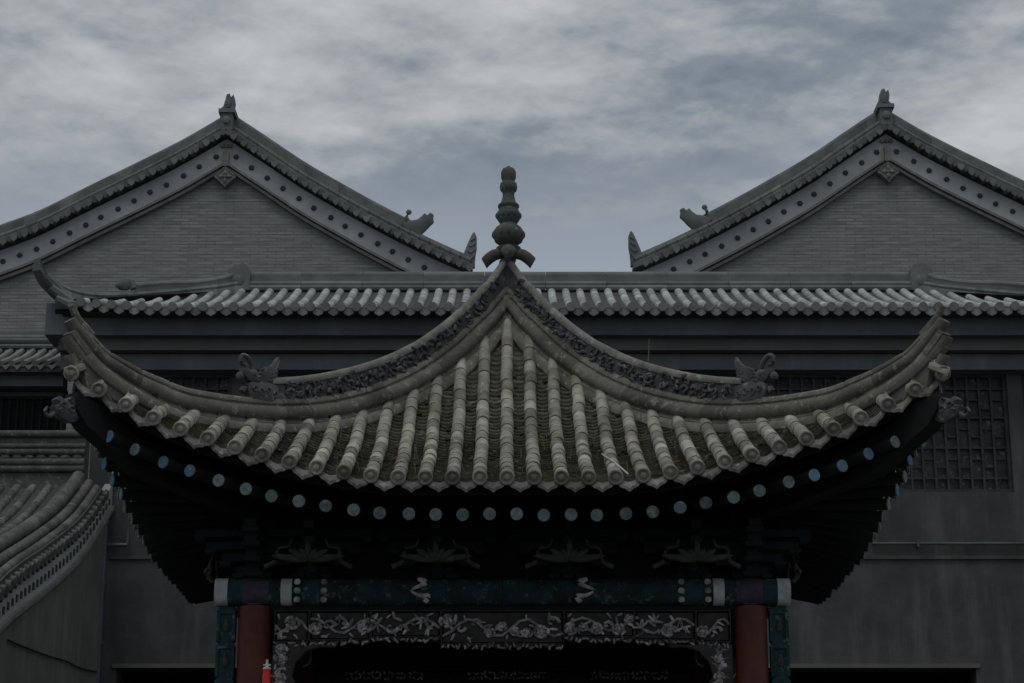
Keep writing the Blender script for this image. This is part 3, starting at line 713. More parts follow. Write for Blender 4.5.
# main ridge: coping, body, lower moulding
rg = MB(); Yr = YR-.12-YW
zt_, zl_, zm1 = zz(272.5, YR-.1), zz(290, YR-.1), zz(284.5, YR-.1)
xa = XrL+.02; xb_ = XrR-.02
rg.box(xa, xb_, Yr+.03, Yr+.23, zm1, zt_-.05, tone=.4)
x = xa
while x < xb_-.01:
    x2 = min(x+.9, xb_); tn = rt()
    rg.tube([(x, Yr+.13, zt_-.03), (x2-.006, Yr+.13, zt_-.03)], .075, 10, tone=tn)
    rg.tube([(x, Yr+.02, zm1+.005), (x2-.006, Yr+.02, zm1+.005)], .05, 8, tone=rt())
    rg.tube([(x, Yr-.01, zl_+.02), (x2-.006, Yr-.01, zl_+.02)], .05, 8, tone=rt())
    x = x2
rg.build('ridge', [M['farridge']], hall, smooth=True, ang=40)
for s_, xr in ((-1, XrL), (1, XrR)):
    # ridge-end block with a small crouching ornament
    e = MB(); e.box(xr-.16, xr+.16, Yr-.06, Yr+.30, zl_-.02, zt_+.03)
    e.prism([(xr-.13, zt_+.03), (xr+.15, zt_+.03), (xr+.12, zt_+.10), (xr+.04, zt_+.15), (xr-.02, zt_+.12), (xr-.09, zt_+.14)], 'Y', Yr+.02, Yr+.2)
    e.blob((xr, Yr-.06, (zl_+zt_)/2), .09, .03, .09, 10)
    e.build('ridge_end', M['farridge'], hall, smooth=True, ang=35)
# hips of the hall: lower sweep to the corner tip, upper sweep ending in a rounded head
def sweep_curve(mb, pts, prof, tonefn=rt):
    """pts: list of (x,y,z) world; profile (lateral along normal in plan, up)"""
    V_ = [Vector(p) for p in pts]; prev = None
    rings = []; nv = len(V_)-1
    for i, p in enumerate(V_):
        T = (V_[min(i+1, len(V_)-1)]-V_[max(i-1, 0)]); T.z = 0; T.normalize(); Nn = Vector((-T.y, T.x, 0))
        fb = max(.42, 1-(i/nv)**3); ft = 1-.25*(i/nv)**3; rings.append([p+Nn*(a*ft)+Vector((0, 0, b*fb if b < -.2 else b*ft)) for a, b in prof])
    for a, b in zip(rings, rings[1:]): mb.loft([a, b], True, True, tonefn())
lowpts = [(240, 284, 0), (215, 288, .08), (170, 292.5, .25), (130, 295.5, .45), (95, 296, .65), (68, 291, .82), (47, 278, .95), (37, 261, 1.03)]
uppts = [(236, 270, 0), (222, 276, .06), (195, 280, .16), (160, 281, .30), (135, 283, .42)]
def hallx(px, py, t, s_):
    Y = YR-.1+(YE-YR)*t; p = P(px, py, Y)
    if s_ > 0: p.x = (XrL+XrR)-p.x
    p.y -= YW; return p
for s_ in (-1, 1):
    h = MB(); pr = [(.09, -.32), (.09, -.06), (.07, -.03), (.085, .0), (.06, .04), (0, .055), (-.06, .04), (-.085, .0), (-.07, -.03), (-.09, -.06), (-.09, -.32)]
    c = cr([hallx(*q, s_) for q in lowpts]); sweep_curve(h, c, pr)
    pr2 = [(.06, .0), (.08, -.06), (.09, -.10), (.09, -.17), (-.09, -.17), (-.09, -.10), (-.08, -.06), (-.06, 0)]
    tip = c[-1]
    c2 = cr([hallx(q[0], q[1]+3, q[2], s_) for q in uppts])
    rings = []
    for a in c2:
        bz = min(c, key=lambda p: abs(p.x-a.x)).z; rings.append((a, bz))
    for (a, za), (b, zb_) in zip(rings, rings[1:]):
        h.loft([[(a.x, a.y-.04, za-.02), (a.x, a.y-.04, a.z), (a.x, a.y+.04, a.z), (a.x, a.y+.04, za-.02)], [(b.x, b.y-.04, zb_-.02), (b.x, b.y-.04, b.z), (b.x, b.y+.04, b.z), (b.x, b.y+.04, zb_-.02)]], True, True, .4)
    h.tube([a for a in c2], .045, 8, tone=.7)
    ho = h.build('hip_ridge', M['farridge'], hall, smooth=True, ang=40)
    e = hallx(124, 283.5, .47, s_); hh = MB(); hh.blob((e.x, e.y, e.z-.01), .12, .07, .10, 12, .4); hh.blob((e.x+s_*.06, e.y-.04, e.z-.04), .06, .05, .05, 8, .3); hh.tube([(e.x-s_*.02, e.y, e.z+.05), (e.x-s_*.10, e.y, e.z+.02), (e.x-s_*.14, e.y, e.z-.08)], .05, 8, tone=.4)
    hh.build('beast_head', M['farridge'], ho, smooth=True)
    # tip: stacked corner tiles below
    tp = MB()
    for q in range(3):
        a = hallx(46+q*5, 276+q*11, 1.0-q*.02, s_); b = hallx(66+q*5, 297+q*5, .92, s_); tp.tube([b, b.lerp(a, .5), a], lambda t: .075-.015*t, 8, tone=rt())
    tp.build('corner_tiles', M['farridge'], ho, smooth=True)
# walls and bands
wl = MB(); a = P(62, 372, YW); zw = zz(352, YW)
XWL = XL+.35; XWR = XRr-.35
# window positions
wins = []
for k in range(0, 8):
    x0 = xx(895-130*(k-1), 430, YW); x1 = xx(1010-130*(k-1), 430, YW); wins.append((x0, x1))
wz1, wz0 = zz(373, YW), zz(492, YW); oz = zz(668, YW)
xo0, xo1 = xx(116, 668, YW), xx(976, 668, YW)
wl.box(XWL-.0, XWR, 0, .4, wz1, zz(338, YW))
wl.box(XWL, XWR, 0, .4, oz, wz0)
xsorted = sorted(wins); prev = XWL
for x0, x1 in xsorted:
    if x0 > prev: wl.box(prev, x0, 0, .4, wz0, wz1)
    prev = x1
if prev < XWR: wl.box(prev, XWR, 0, .4, wz0, wz1)
wl.box(XWL, xo0, 0, .4, 0, oz); wl.box(xo1, XWR, 0, .4, 0, oz)
wl.box(XWL, XWL+.4, .4, 6, 0, zz(338, YW)); wl.box(XWR-.4, XWR, .4, 6, 0, zz(338, YW))
wl.box(XWL, XWR, .4, .45, 0, .001)
wl.build('wall', M['plaster'], hall)
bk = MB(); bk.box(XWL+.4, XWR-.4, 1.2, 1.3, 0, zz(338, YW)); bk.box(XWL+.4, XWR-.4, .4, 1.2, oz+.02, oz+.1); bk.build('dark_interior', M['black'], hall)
hb_('fascia', M['fascia'], 45, 1113, 313.5, 335, 27.45, .6)
hb_('eave_shade_strip', M['black'], 55, 1100, 309, 313.3, 27.38, .6)  # black strip painted in for the shade under the tiles
hb_('frieze', M['frieze_band'], 58, 1105, 335.2, 350, 27.62, .45)
hb_('frieze', M['black'], 60, 1103, 350.2, 354, 27.85, .2)  # black strip stands for the shaded gap between the two bands
hb_('frieze', M['fascia'], 60, 1103, 354.2, 369.5, 27.78, .26)
hb_('sill_band', M['plaster'], 110, 1103, 556, 559, 27.965, .036)
hb_('lintel', M['frieze_band'], 112, 980, 663.5, 667.8, 27.97, .031)
for x0, x1 in wins:
    fr = MB(); t_ = .05
    fr.box(x0+.004, x1-.004, .05, .16, wz0+.004, wz0+t_); fr.box(x0+.004, x1-.004, .05, .16, wz1-t_, wz1-.004)
    fr.box(x0+.004, x0+t_, .052, .158, wz0+t_, wz1-t_); fr.box(x1-t_, x1-.004, .052, .158, wz0+t_, wz1-t_)
    fo = fr.build('window', M['lattice'], hall)
    lt = MB(); n = 9; wd = x1-x0-2*t_; H = wz1-wz0-2*t_
    for q in range(1, n): xq = x0+t_+wd*q/n; lt.box(xq-.015, xq+.015, .07, .11, wz0+t_, wz1-t_)
    for q, f in enumerate((.10, .37, .64, .90)): lt.box(x0+t_, x1-t_, .075, .105, wz0+t_+H*f-.012, wz0+t_+H*f+.012)
    for q in range(0, n):
        xq = x0+t_+wd*(q+.5)/n
        for f in ((.20, .54, .72) if q % 2 else (.27, .47, .80)): lt.box(xq-.055, xq+.055, .078, .102, wz0+t_+H*f-.010, wz0+t_+H*f+.010)
    lt.build('lattice', M['lattice'], fo)
    pn_ = MB(); pn_.box(x0+t_, x1-t_, .125, .14, wz0+t_, wz1-t_); pn_.build('pane', M['pane'], fo)
# hall end block below the left corner
hb_('corner_block', M['fascia'], 44.5, 72, 303, 334.5, 27.40, .5)
# ================================================================== pipes
pp = MB(); a = P(872, 543.5, YW-.06); b = P(1150, 543.5, YW-.06); x = a.x
while x < b.x: pp.tube([(x, YW-.06, a.z), (min(x+1.5, b.x), YW-.06, a.z)], .021, 10); pp.tube([(x, YW-.06, a.z), (x+.06, YW-.06, a.z)], .027, 10); pp.box(x+.6, x+.63, YW-.1, YW-.002, a.z-.05, a.z+.03); x += 1.5
o = pp.build('water_pipe', M['pipe'], smooth=True, ang=40); tag(o, 'horizontal blue grey pipe along the hall wall below the right lattice window', 'pipe')
pp = MB(); a = P(106, 508, YW-.09); pp.tube([(a.x, YW-.09, a.z), (a.x, YW-.09, .1)], .042, 10)
for q in range(4): zq = zz(520+q*60, YW-.09); pp.tube([(a.x, YW-.09, zq), (a.x, YW-.09, zq-.06)], .054, 10)
b = P(127, 545, YW-.09); pp.tube([(a.x, YW-.09, b.z), (b.x, YW-.09, b.z)], .028, 8); pp.tube([(b.x, YW-.09, b.z), (b.x, YW-.09, b.z+.22)], .024, 8)
o = pp.build('drain_pipe', M['pipe'], smooth=True, ang=40); tag(o, 'vertical drain pipe in the corner between the left wing and hall wall', 'pipe')
# ================================================================== GABLE HALLS
YG = 34.0
def gable_hall(apx, apy, mirror, label):
    HW = 259 if mirror else 250
    OUT = 1 if mirror else -1   # the side away from the court has a longer coping
    A = P(apx, apy, YG); root = empty('gable_hall', (A.x, YG, 0), label, 'hall', 'brick gabled halls beyond the long hall')
    sc1 = P(apx+100, apy+60, YG); kx = (sc1.x-A.x)/100
    def q2(dx, py):   # dx pixels from the apex -> local x, world z
        return ((P(apx+dx, py, YG).x-P(apx, py, YG).x), zz(py, YG))
    # roof top line (upper edge of coping), pixels from apex
    top_in = [(0, 0), (40, 25.5), (75, 49), (138, 84), (183, 107), (215, 122), (250, 137), (300, 158)]
    top_out = [(0, 0), (40, 24.5), (87, 48.5), (141, 75), (185, 98), (229, 114), (260, 124), (300, 136)]
    def T(dx):  # smoothed top line in px (dy from apex y)
        top = top_out if dx*OUT > 0 else top_in; dx = abs(dx); return sum(interp(max(0, dx+e), top) for e in (-12, 0, 12))/3 if dx > 12 else interp(dx, top)
    def line(off, lo, hi, n=26): return [q2(lo+(hi-lo)*i/n, apy+T(lo+(hi-lo)*i/n)+off) for i in range(n+1)]
    def band(o0, o1, y0, y1, name, m, hi0=None, par=root, lo=0, outer=None):
        mb = MB(); inner = hi0 or HW-2
        for s_ in (-1, 1):
            n = 22; hi0 = outer if (outer and s_ == OUT) else inner
            u = line(o0, lo*s_, hi0*s_, n); l = line(o1, lo*s_, hi0*s_, n)
            for i in range(n):
                tn = rt() ; a, b, c, d_ = u[i], u[i+1], l[i+1], l[i]
                v = [(a[0], y0, a[1]), (b[0], y0, b[1]), (c[0], y0, c[1]), (d_[0], y0, d_[1]), (a[0], y1, a[1]), (b[0], y1, b[1]), (c[0], y1, c[1]), (d_[0], y1, d_[1])]
                mb.add(v, [(0, 1, 2, 3), (7, 6, 5, 4), (0, 4, 5, 1), (3, 2, 6, 7), (1, 5, 6, 2), (0, 3, 7, 4)], tn)
        return mb.build(name, m, par)
    # brick wall: polygon under the moulding, down to the ground
    wm = MB(); L_ = line(54, -HW+2, 0, 24); R_ = line(54, 0, HW-2, 24)[1:]
    pts = L_+R_; n = len(pts)
    v = [(x, 0, z) for x, z in pts]+[(x, 0, 0) for x, z in pts]+[(x, .4, z) for x, z in pts]+[(x, .4, 0) for x, z in pts]
    wm.add(v, [(i, i+1, n+i+1, n+i) for i in range(n-1)]+[(2*n+i, 3*n+i, 3*n+i+1, 2*n+i+1) for i in range(n-1)]+[(0, n, 3*n, 2*n), (n-1, 3*n-1, 4*n-1, 2*n-1)])
    x0, x1 = pts[0][0], pts[-1][0]
    wm.box(x0, x0+.4, .4, 12, 0, pts[0][1]); wm.box(x1-.4, x1, .4, 12, 0, pts[-1][1])
    wm.build('wall', M['brick'], root)
    bd = band(30, 54, -.10, .0, 'rake_board', M['bofeng'])
    band(53.2, 55.8, -.15, -.004, 'moulding', M['moulding']); band(56.8, 60, -.11, -.003, 'moulding', M['moulding'])
    # studs: rosettes of small nails
    st_ = MB()
    for k in range(6): st_.blob((.030*math.cos(k*1.047), 0, .030*math.sin(k*1.047)), .022, .025, .022, 6)
    st_.blob((0, 0, 0), .03, .03, .03, 7)
    so_ = None
    for s_ in (-1, 1):
        for k in range(15):
            dx = s_*(10+16*k); xq, zq = q2(dx, apy+T(dx)+42)
            if so_ is None: so_ = st_.build('stud', M['stud'], bd, loc=(xq, -.105, zq)); base = so_
            else: copy_part(base, bd, loc=(xq+(rnd()-.5)*.03, -.105, zq+(rnd()-.5)*.02))
    # verge tiles: short tube ends facing out along the rake
    vt = MB()
    for s_ in (-1, 1):
        for k in range(24):
            dx = s_*(3+10.4*k); xq, zq = q2(dx, apy+T(dx)+24.5)
            vt.tube([(xq, -.30, zq-.02), (xq, .05, zq+.04)], .058, 8, tone=rt())
            dx += s_*5.2; xq, zq = q2(dx, apy+T(dx)+29)
            vt.prism([(xq-.060, zq+.08), (xq+.060, zq+.08), (xq+.055, zq+.02), (xq, zq-.035), (xq-.055, zq+.02)], 'Y', -.33, -.30, rt())
    rf = MB(); n = 26
    for s_ in (-1, 1):
        l = line(20, 0, HW*s_, n)
        rf.loft([[(x, -.22, z), (x, -.22, z-.10), (x, 12, z-.10), (x, 12, z)] for x, z in l], True, True, .5)
    ro = rf.build('roof', M['farridge'], root)
    vt.build('verge_tiles', M['farridge'], ro, smooth=True, ang=45)
    # rounded tube courses over the verge and the tall coping
    tb_ = MB()
    for off, yy, r_ in ((22, -.16, .055), (16, -.10, .05)):
        for s_ in (-1, 1):
            l = line(off, 0, (HW-2)*s_, 24)
            for i in range(24): tb_.tube([(l[i][0], yy, l[i][1]), (l[i+1][0]-s_*.01, yy, l[i+1][1])], r_, 8, tone=rt())
    tb_.build('tube_course', M['farridge'], ro, smooth=True, ang=40)
    cp = band(3, 16, .02, .16, 'coping', M['farridge'], hi0=190, par=ro, outer=260)
    ct = MB()
    for s_ in (-1, 1):
        q_ = 260 if s_ == OUT else 190; l = line(2.5, 0, q_*s_, 16)
        for i in range(16): ct.tube([(l[i][0], .09, l[i][1]), (l[i+1][0]+s_*.012, .09, l[i+1][1]-.008)], .055, 8, tone=rt())
        if s_ == OUT: continue
        l = line(13.5, 188*s_, HW*s_, 8)
        for i in range(8): ct.tube([(l[i][0], .02, l[i][1]), (l[i+1][0]+s_*.012, .02, l[i+1][1]-.008)], .075, 8, tone=rt())
    ct.build('coping_cap', M['farridge'], ro, smooth=True, ang=40)
    # ridge-end ornament and the block under it
    sp_ = MB(); z0 = zz(apy+4, YG); s = 1/59.3
    sp_.prism([(-9*s, z0), (9*s, z0), (7*s, z0+5*s), (5*s, z0+7*s), (6*s, z0+14*s), (5*s, z0+20*s), (2.5*s, z0+17*s), (1*s, z0+21*s), (-2*s, z0+20*s), (-3*s, z0+15*s), (-5*s, z0+7*s), (-7*s, z0+5*s)], 'Y', -.12, .12, .5)
    sp_.blob((0, -.12, z0+10*s), .06, .04, .10, 8, .4)
    sp_.box(-.10, .10, -.26, .0, z0-22*s, z0-4*s, tone=.3); sp_.blob((0, -.27, z0-12*s), .07, .05, .08, 8, .7); sp_.box(-.14, .14, -.3, .02, z0-4*s, z0+.003, tone=.6)
    sp_.build('ridge_ornament', M['farridge'], ro, smooth=True, ang=35)
    zr = MB(); zr.box(-.12, .12, .2, 12, z0-.25, z0-.03); zr.build('ridge', M['farridge'], ro)
    # pendant
    pd = MB(); zc_ = zz(apy+69, YG); h_ = .19
    pd.prism([(-h_, zc_), (0, zc_+h_), (h_, zc_), (0, zc_-h_)], 'Y', -.165, -.004, .3)
    for k in range(4):
        a = math.pi/2*k
        pd.blob((.07*math.cos(a), -.17, zc_+.07*math.sin(a)), .055, .03, .032, 8, .8, rot=a)
        for q in (-1, 1): pd.tube([((.15-.03*t)*math.cos(a)-q*(.02+.03*t)*math.sin(a), -.17, zc_+(.15-.03*t)*math.sin(a)+q*(.02+.03*t)*math.cos(a)) for t in (0, 1, 2)], .012, 5, tone=.9)
    pd.blob((0, -.17, zc_), .03, .035, .03, 8, .9)
    pd.box(-.05, .05, -.17, -.101, zc_+.20, zc_+.46, tone=.9)
    for q in (-1, 0, 1): pd.blob((q*.07, -.13, zc_+.58), .035, .03, .04, 7, .1)
    pd.build('pendant', M['moulding'], root, smooth=True, ang=40)
    # beasts on the coping ends and upright leaf ornaments at the eaves
    for s_ in (-1, 1):
        pb2 = 262 if s_ == OUT else 190; b = MB(); bx, bz = q2(s_*pb2, apy+T(s_*pb2)+2)
        out = [(-.22, -.02), (-.12, -.16), (.10, -.22), (.20, -.12), (.26, -.05), (.33, .02), (.32, .10), (.27, .18), (.22, .13), (.17, .17), (.12, .11), (.04, .05), (-.06, .04)]
        plate(b, [(s_*p, h) for p, h in out], bx, bz, .07, .4)
        b.tube([(bx-s_*.10, 0, bz+.02), (bx-s_*.14, 0, bz+.12), (bx-s_*.10, 0, bz+.20)], .03, 7, tone=.5); b.blob((bx-s_*.10, 0, bz+.20), .05, .04, .05, 8, .5)
        b.blob((bx+s_*.28, 0, bz+.13), .05, .06, .05, 8, .5)
        b.build('beast_figure', M['farridge'], ro, smooth=True, ang=45)
        u = MB(); ux, uz = q2(s_*(HW-4), apy+T(s_*(HW-4))+14)
        out = [(-.14, -.02), (-.08, .14), (-.02, .30), (.05, .46), (.09, .50), (.13, .40), (.13, .20), (.10, .02), (.10, -.14), (-.10, -.14)]
        plate(u, [(s_*p, h) for p, h in out], ux, uz, .07, .5)
        for q in range(4): u.tube([(ux-s_*(.05-.03*q), -.07, uz+.04+q*.1), (ux+s_*.03, -.08, uz+.0+q*.11), (ux+s_*.10, -.07, uz+.08+q*.1)], .016, 5, tone=.8)
        u.build('leaf_ornament', M['farridge'], ro, smooth=True, ang=45)
    return root
gable_hall(229, 111, False, 'grey brick gabled hall rising above the left end of the long tiled roof')
gable_hall(883, 106, True, 'grey brick gabled hall rising above the right end of the long tiled roof')
# ================================================================== LEFT SIDE HALL (low roof far left)
sh = empty('side_hall', (xx(20, 380, 28.6), 28.6, 0), 'low dark hall with small tiled eave at the far left edge', 'hall')
def bx_(name, m, px0, px1, py0, py1, Y, dep, par, smooth=False):
    o0 = par.location; mb = MB(); a = P(px0, py1, Y); b = P(px1, py0, Y); mb.box(a.x-o0.x, b.x-o0.x, Y-o0.y, Y-o0.y+dep, a.z, b.z); return mb.build(name, m, par)
ex_ = 64
rf = MB(); tr = MB(); ox, oy = sh.location.x, sh.location.y
ya, yb_ = 28.0, 29.3; za, zb_ = zz(362, ya), zz(348, yb_)
xr_ = xx(ex_, 350, 28); xl_ = xx(-160, 350, 28)
rf.add([(xl_-ox, ya-oy, za-.06), (xr_-ox, ya-oy, za-.06), (xr_-ox, yb_-oy, zb_-.06), (xl_-ox, yb_-oy, zb_-.06), (xl_-ox, ya-oy, za-.14), (xr_-ox, ya-oy, za-.14), (xr_-ox, yb_-oy, zb_-.14), (xl_-ox, yb_-oy, zb_-.14)], [(0, 1, 2, 3), (7, 6, 5, 4), (0, 4, 5, 1), (1, 5, 6, 2)])
x = xl_
while x < xr_:
    tr.tube([(x-ox, ya-oy-.03, za-.03), (x-ox, (ya+yb_)/2-oy, (za+zb_)/2-.05), (x-ox, yb_-oy, zb_-.03)], .046, 8, tone=rt())
    tr.prism([(x+.08-.065-ox, za-.05), (x+.08+.065-ox, za-.05), (x+.08-ox, za-.12)], 'Y', ya-oy-.03, ya-oy-.005, rt())
    x += .16
ro = rf.build('roof', M['farpan'], sh); tr.build('tile_rows', M['moulding'], ro, smooth=True, ang=45)
rg = MB()
for py, r_, yy in ((346.5, .04, 29.2), (341, .05, 29.22), (337.5, .04, 29.25)):
    p = zz(py, yy); rg.tube([(xl_-ox, yy-oy, p), (xr_-ox, yy-oy, p)], r_, 8, tone=rt())
rg.box(xl_-ox, xr_-ox, 29.24-oy, 29.4-oy, zz(348, 29.3), zz(333, 29.3))
rg.build('ridge', M['farridge'], sh, smooth=True, ang=40)
bx_('fascia', M['fascia'], -160, ex_, 367, 386, 28.25, .3, sh)
bx_('wall', M['frieze_band'], -160, ex_, 386.2, 700, 28.6, .3, sh)
wn = MB(); a = P(-20, 432, 28.45); b = P(60, 396, 28.45)
wn.box(a.x-ox, b.x-ox, -.10, -.05, a.z, b.z); wo_ = wn.build('window', M['black'], sh)
ltc = MB(); x = a.x+.05
while x < b.x: ltc.box(x-ox-.015, x-ox+.015, -.14, -.105, a.z, b.z); x += .11
ltc.box(a.x-ox, b.x-ox, -.145, -.10, b.z-.04, b.z); ltc.build('lattice', M['wood'], wo_)
# ================================================================== LEFT WING with verge facing the court
XV = -5.42
wing = empty('wing_building', (XV, 24.5, 0), 'left wing with plastered gable wall and curved tiled verge beside the pavilion', 'building')
wz = [(27.2, zz(465, 27.2)), (26.4, P(75, 485, 26.4).z), (25.6, P(62, 500, 25.6).z), (23.8, P(25, 524, 23.8).z), (22.7, P(0, 537, 22.7).z)]
wz = sorted(wz); (a0, b0), (a1, b1) = wz[0], wz[1]; sl_ = .42
wz = [(18.5, b0-(a0-18.5)*sl_)]+wz
def WZ(y): return sum(interp(y+e, wz) for e in (-.5, -.25, 0, .25, .5))/5-.30   # roof surface
wb = MB(); n = 30; y0, y1 = 18.6, 27.15; X0 = -7.5
rings = [[(X0, y-24.5, WZ(y)), (.08, y-24.5, WZ(y)), (.08, y-24.5, WZ(y)-.10), (X0, y-24.5, WZ(y)-.10)] for y in [y0+(y1-y0)*i/n for i in range(n+1)]]
wb.loft(rings, True, True, .5)
wro = wb.build('roof', M['farpan'], wing)
wt = MB(); x = -.42
while x > X0:
    m_ = 36
    for i in range(m_):
        ya = y1+(y0-y1)*i/m_; yb_ = y1+(y0-y1)*(i+1)/m_
        wt.loft([[(x+rd*math.cos(a), y-24.5, WZ(y)+.01+rd*math.sin(a)) for a in [math.pi*k/6 for k in range(-1, 8)]] for y, rd in ((ya, .052), (yb_+.02, .060), (yb_, .060))], True, True, rt())
    x -= .21
wt.build('tile_rows', M['wingtile'], wro, smooth=True, ang=45)
# verge ridge and tube courses
vr = MB()
for xo, dz, r_ in ((-.24, .16, .085), (-.10, .07, .06), (.0, .0, .055)):
    m_ = 28
    for i in range(m_):
        ya = y1+(y0-y1)*i/m_; yb_ = y1+(y0-y1)*(i+1)/m_+.008
        vr.tube([(xo, ya-24.5, WZ(ya)+dz), (xo, yb_-24.5, WZ(yb_)+dz)], r_, 9, tone=rt())
vr.build('verge_ridge', M['wingridge'], wro, smooth=True, ang=45)
vt = MB(); y = y0
while y < y1+.2:
    z = WZ(y)-.10; vt.tube([(-.1, y-24.5, z+.03), (.14, y-24.5, z-.01)], .056, 9, tone=rt())
    z2 = WZ(y+.1)-.17; vt.prism([(y+.03-24.5, z2+.09), (y+.17-24.5, z2+.09), (y+.15-24.5, z2), (y+.10-24.5, z2-.045), (y+.05-24.5, z2)], 'X', .10, .13, rt())
    y += .20
vt.build('verge_tiles', M['wingridge'], wro, smooth=True, ang=45)
def wband(x0, x1, d0, d1, name, m, par=wing):
    mb = MB(); mb.loft([[(x0, y-24.5, WZ(y)-d0), (x1, y-24.5, WZ(y)-d0), (x1, y-24.5, WZ(y)-d1), (x0, y-24.5, WZ(y)-d1)] for y in [y0+(28.0-.02-y0)*i/n for i in range(n+1)]], True, True, .5)
    return mb.build(name, m, par)
rbd = wband(-.05, .06, .22, .52, 'rake_board', M['bofeng'])
wband(-.05, .10, .52, .57, 'moulding', M['moulding']); wband(-.05, .05, .585, .62, 'moulding', M['moulding'])
dn = MB(); dn.box(-.005, .018, 0, .055, -.035, .045); y = y0; dn0 = None
while y < 27.9:
    lc = (.06, y-24.5, WZ(y)-.38); y += .19
    if dn0 is None: dn0 = dn.build('dentil', M['stud'], rbd, loc=lc)
    else: copy_part(dn0, rbd, loc=lc)
ww = MB(); m_ = 30; pts = [(y0+(28-.004-y0)*i/m_) for i in range(m_+1)]
ww.loft([[(-.3, y-24.5, 0), (0, y-24.5, 0), (0, y-24.5, WZ(y)-.55), (-.3, y-24.5, WZ(y)-.55)] for y in pts], True, True, .5)
ww.box(X0, -.3, y0+.02-24.5, y0+.32-24.5, 0, WZ(y0)-.2)
ww.build('wall', M['wingwall'], wing)
wr = MB(); zt_ = zz(433, 27.3); zl_ = zz(470, 27.3); yo = 27.3-24.5
wr.box(X0, -.2, yo, yo+.25, zl_-.3, zt_-.04)
for py, r_ in ((434, .05), (446, .035), (452, .045), (462, .05), (469, .05)): wr.tube([(X0, yo-.02, zz(py, 27.28)), (-.2, yo-.02, zz(py, 27.28))], r_, 9, tone=rt())
x = X0
while x < -.25: wr.blob((x, yo-.02, zz(457, 27.28)), .07, .03, .035, 8, rt()); x += .16
wr.build('ridge', M['wingridge'], wing, smooth=True, ang=45)
# cable sagging on the wing wall
cbp = MB(); pts = []
for px, py in ((8, 640), (22, 646), (40, 653), (55, 658), (66, 661), (80, 668), (97, 672)):
    d_ = (CX-px)/F; dd = -XV/d_; Y = 0
    # solve plane X = XV+.02
    Y = 20
    for _ in range(40):
        q = P(px, py, Y); Y *= (XV+.02)/q.x
    q = P(px, py, Y); pts.append((XV+.02, q.y, q.z))
cbp.tube(cr(pts, 4), .011, 6)
o = cbp.build('cable', M['cable'], smooth=True); tag(o, 'thin black cable sagging across the plastered gable wall of the left wing', 'cable')
# ================================================================== small things
rp = MB(); q = P(266.5, 683, 16.9)
zt_ = zz(664, 16.9); rp.lathe([(.0, .02), (.35, .035), (zt_-.10, .035), (zt_-.06, .03), (zt_-.045, .03)], q.x, 16.9, 14)
rp.mi = 1; rp.lathe([(zt_-.045, .034), (zt_-.03, .034), (zt_-.02, .015), (zt_+.02, .010), (zt_+.035, .012)], q.x, 16.9, 12); rp.box(q.x-.03, q.x+.03, 16.888, 16.912, zt_-.014, zt_-.002)
o = rp.build('pole', [M['brightred'], M['white']], smooth=True, ang=40); tag(o, 'bright red pole with small white tip standing before the left red column', 'pole')
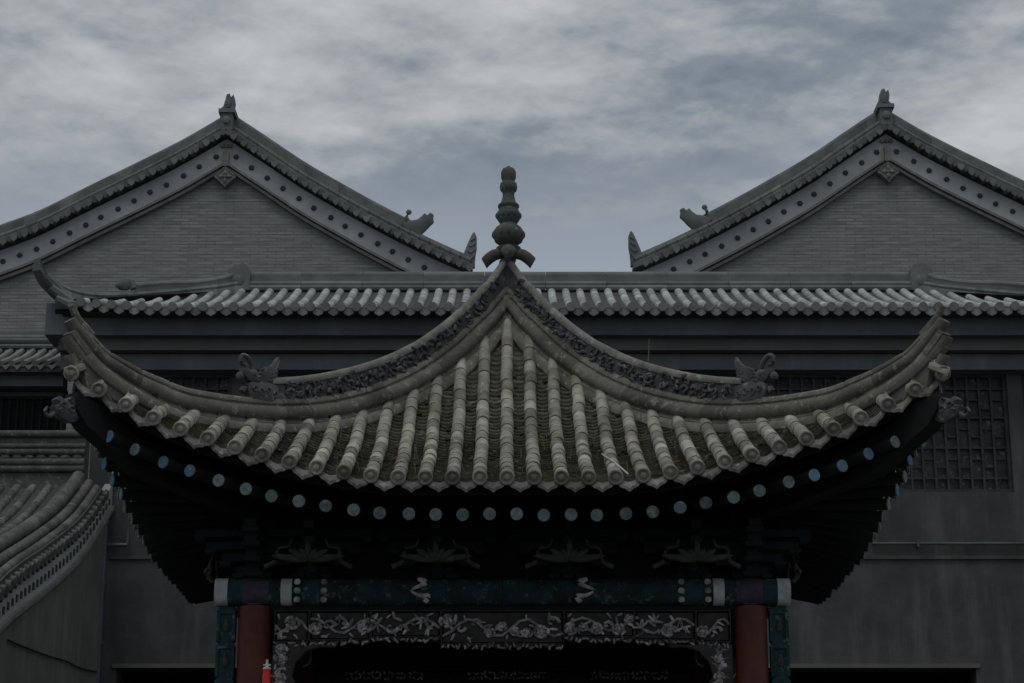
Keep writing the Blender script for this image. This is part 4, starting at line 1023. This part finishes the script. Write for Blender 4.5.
# twig, leaves and dry stems lying on the front slope
def on_roof(px, py, h=.06):
    r_ = 3.3; best = None
    while r_ > .8:
        p = P(px, py, YC-r_); e = p.z-(S(p.x, r_)+h)
        if e < 0: return p
        r_ -= .004
    return p
a = on_roof(602, 454, .09); b = on_roof(628, 474, .09)
m_ = MB(); m_.tube([a, a.lerp(b, .5)+Vector((0, 0, .012)), b], lambda t: .007, 6); o = m_.build('twig', M['twig'], smooth=True); tag(o, 'pale straight twig lying across the tiles right of the centre rows', 'twig')
for (px, py, lab) in ((675, 463, 'small orange leaf on the eave tiles at the right of the front slope'), (396, 459, 'small orange leaf on the eave tiles at the left of the front slope')):
    p = on_roof(px, py, .08); m_ = MB(); v = [(p.x-.035, p.y, p.z), (p.x, p.y-.02, p.z+.012), (p.x+.04, p.y-.005, p.z+.02), (p.x+.005, p.y+.025, p.z+.022)]
    m_.add(v+[(x_, y_, z_-.003) for x_, y_, z_ in v], [(0, 1, 2, 3), (7, 6, 5, 4), (0, 4, 5, 1), (1, 5, 6, 2), (2, 6, 7, 3), (3, 7, 4, 0)])
    o = m_.build('fallen_leaf', M['orange']); tag(o, lab, 'leaf', 'orange leaves fallen on the pavilion roof')
rr = random.Random(11); m_ = MB()
for q in range(70):
    r = rr.uniform(.9, 3.0); u = (rr.randrange(-7, 7)+.5)*SP+rr.uniform(-.03, .03)
    if abs(u) > r-.1: continue
    z = S(u, r)-.01; h = rr.uniform(.05, .15); lx, ly = rr.uniform(-.06, .06), rr.uniform(-.10, .02)
    m_.tube([(u, YC-r, z), (u+lx*.5, YC-r+ly*.5, z+h*.7), (u+lx, YC-r+ly, z+h)], lambda t: .0035*(1-.6*t), 4, tone=rnd())
o = m_.build('dry_grass', M['straw']); o['kind'] = 'stuff'; tag(o, 'sparse dry grass stems sprouting between the pavilion roof tiles', 'grass')
m_ = MB(); rr = random.Random(21)
for q in range(420):
    r_ = rr.uniform(.6, 3.15); k = rr.randrange(-14, 14); u = (k+.5)*SP+rr.choice((-1, 1))*rr.uniform(.02, .07)
    if abs(u) > r_-.15 or (rr.random() < .5 and abs(u) > 1.2): continue
    z = S(u, r_)-.018; c_ = rr.uniform(.010, .026)
    m_.blob((u, YC-r_, z), c_*rr.uniform(.8, 1.6), c_*rr.uniform(1, 2), c_*.8, 6, rr.random())
o = m_.build('moss', M['moss'], smooth=True); o['kind'] = 'stuff'; tag(o, 'dark olive moss tufts growing in the channels of the pavilion roof', 'moss')
p = P(648, 360, 18.5)
m_ = MB(); zb_ = hz(1.05)+.44; xq = 1.22
xq = .0
for px, pb in ((648, 361),):
    Yq = YC-1.22; p0 = P(px, pb, Yq); p1 = P(px+1, 339, Yq); m_.tube([p0, p0.lerp(p1, .5)+Vector((.004, 0, 0)), p1], lambda t: .005*(1-.5*t), 5)
o = m_.build('grass_stem', M['straw']); tag(o, 'single dry stem standing upright on the right carved crest', 'grass')
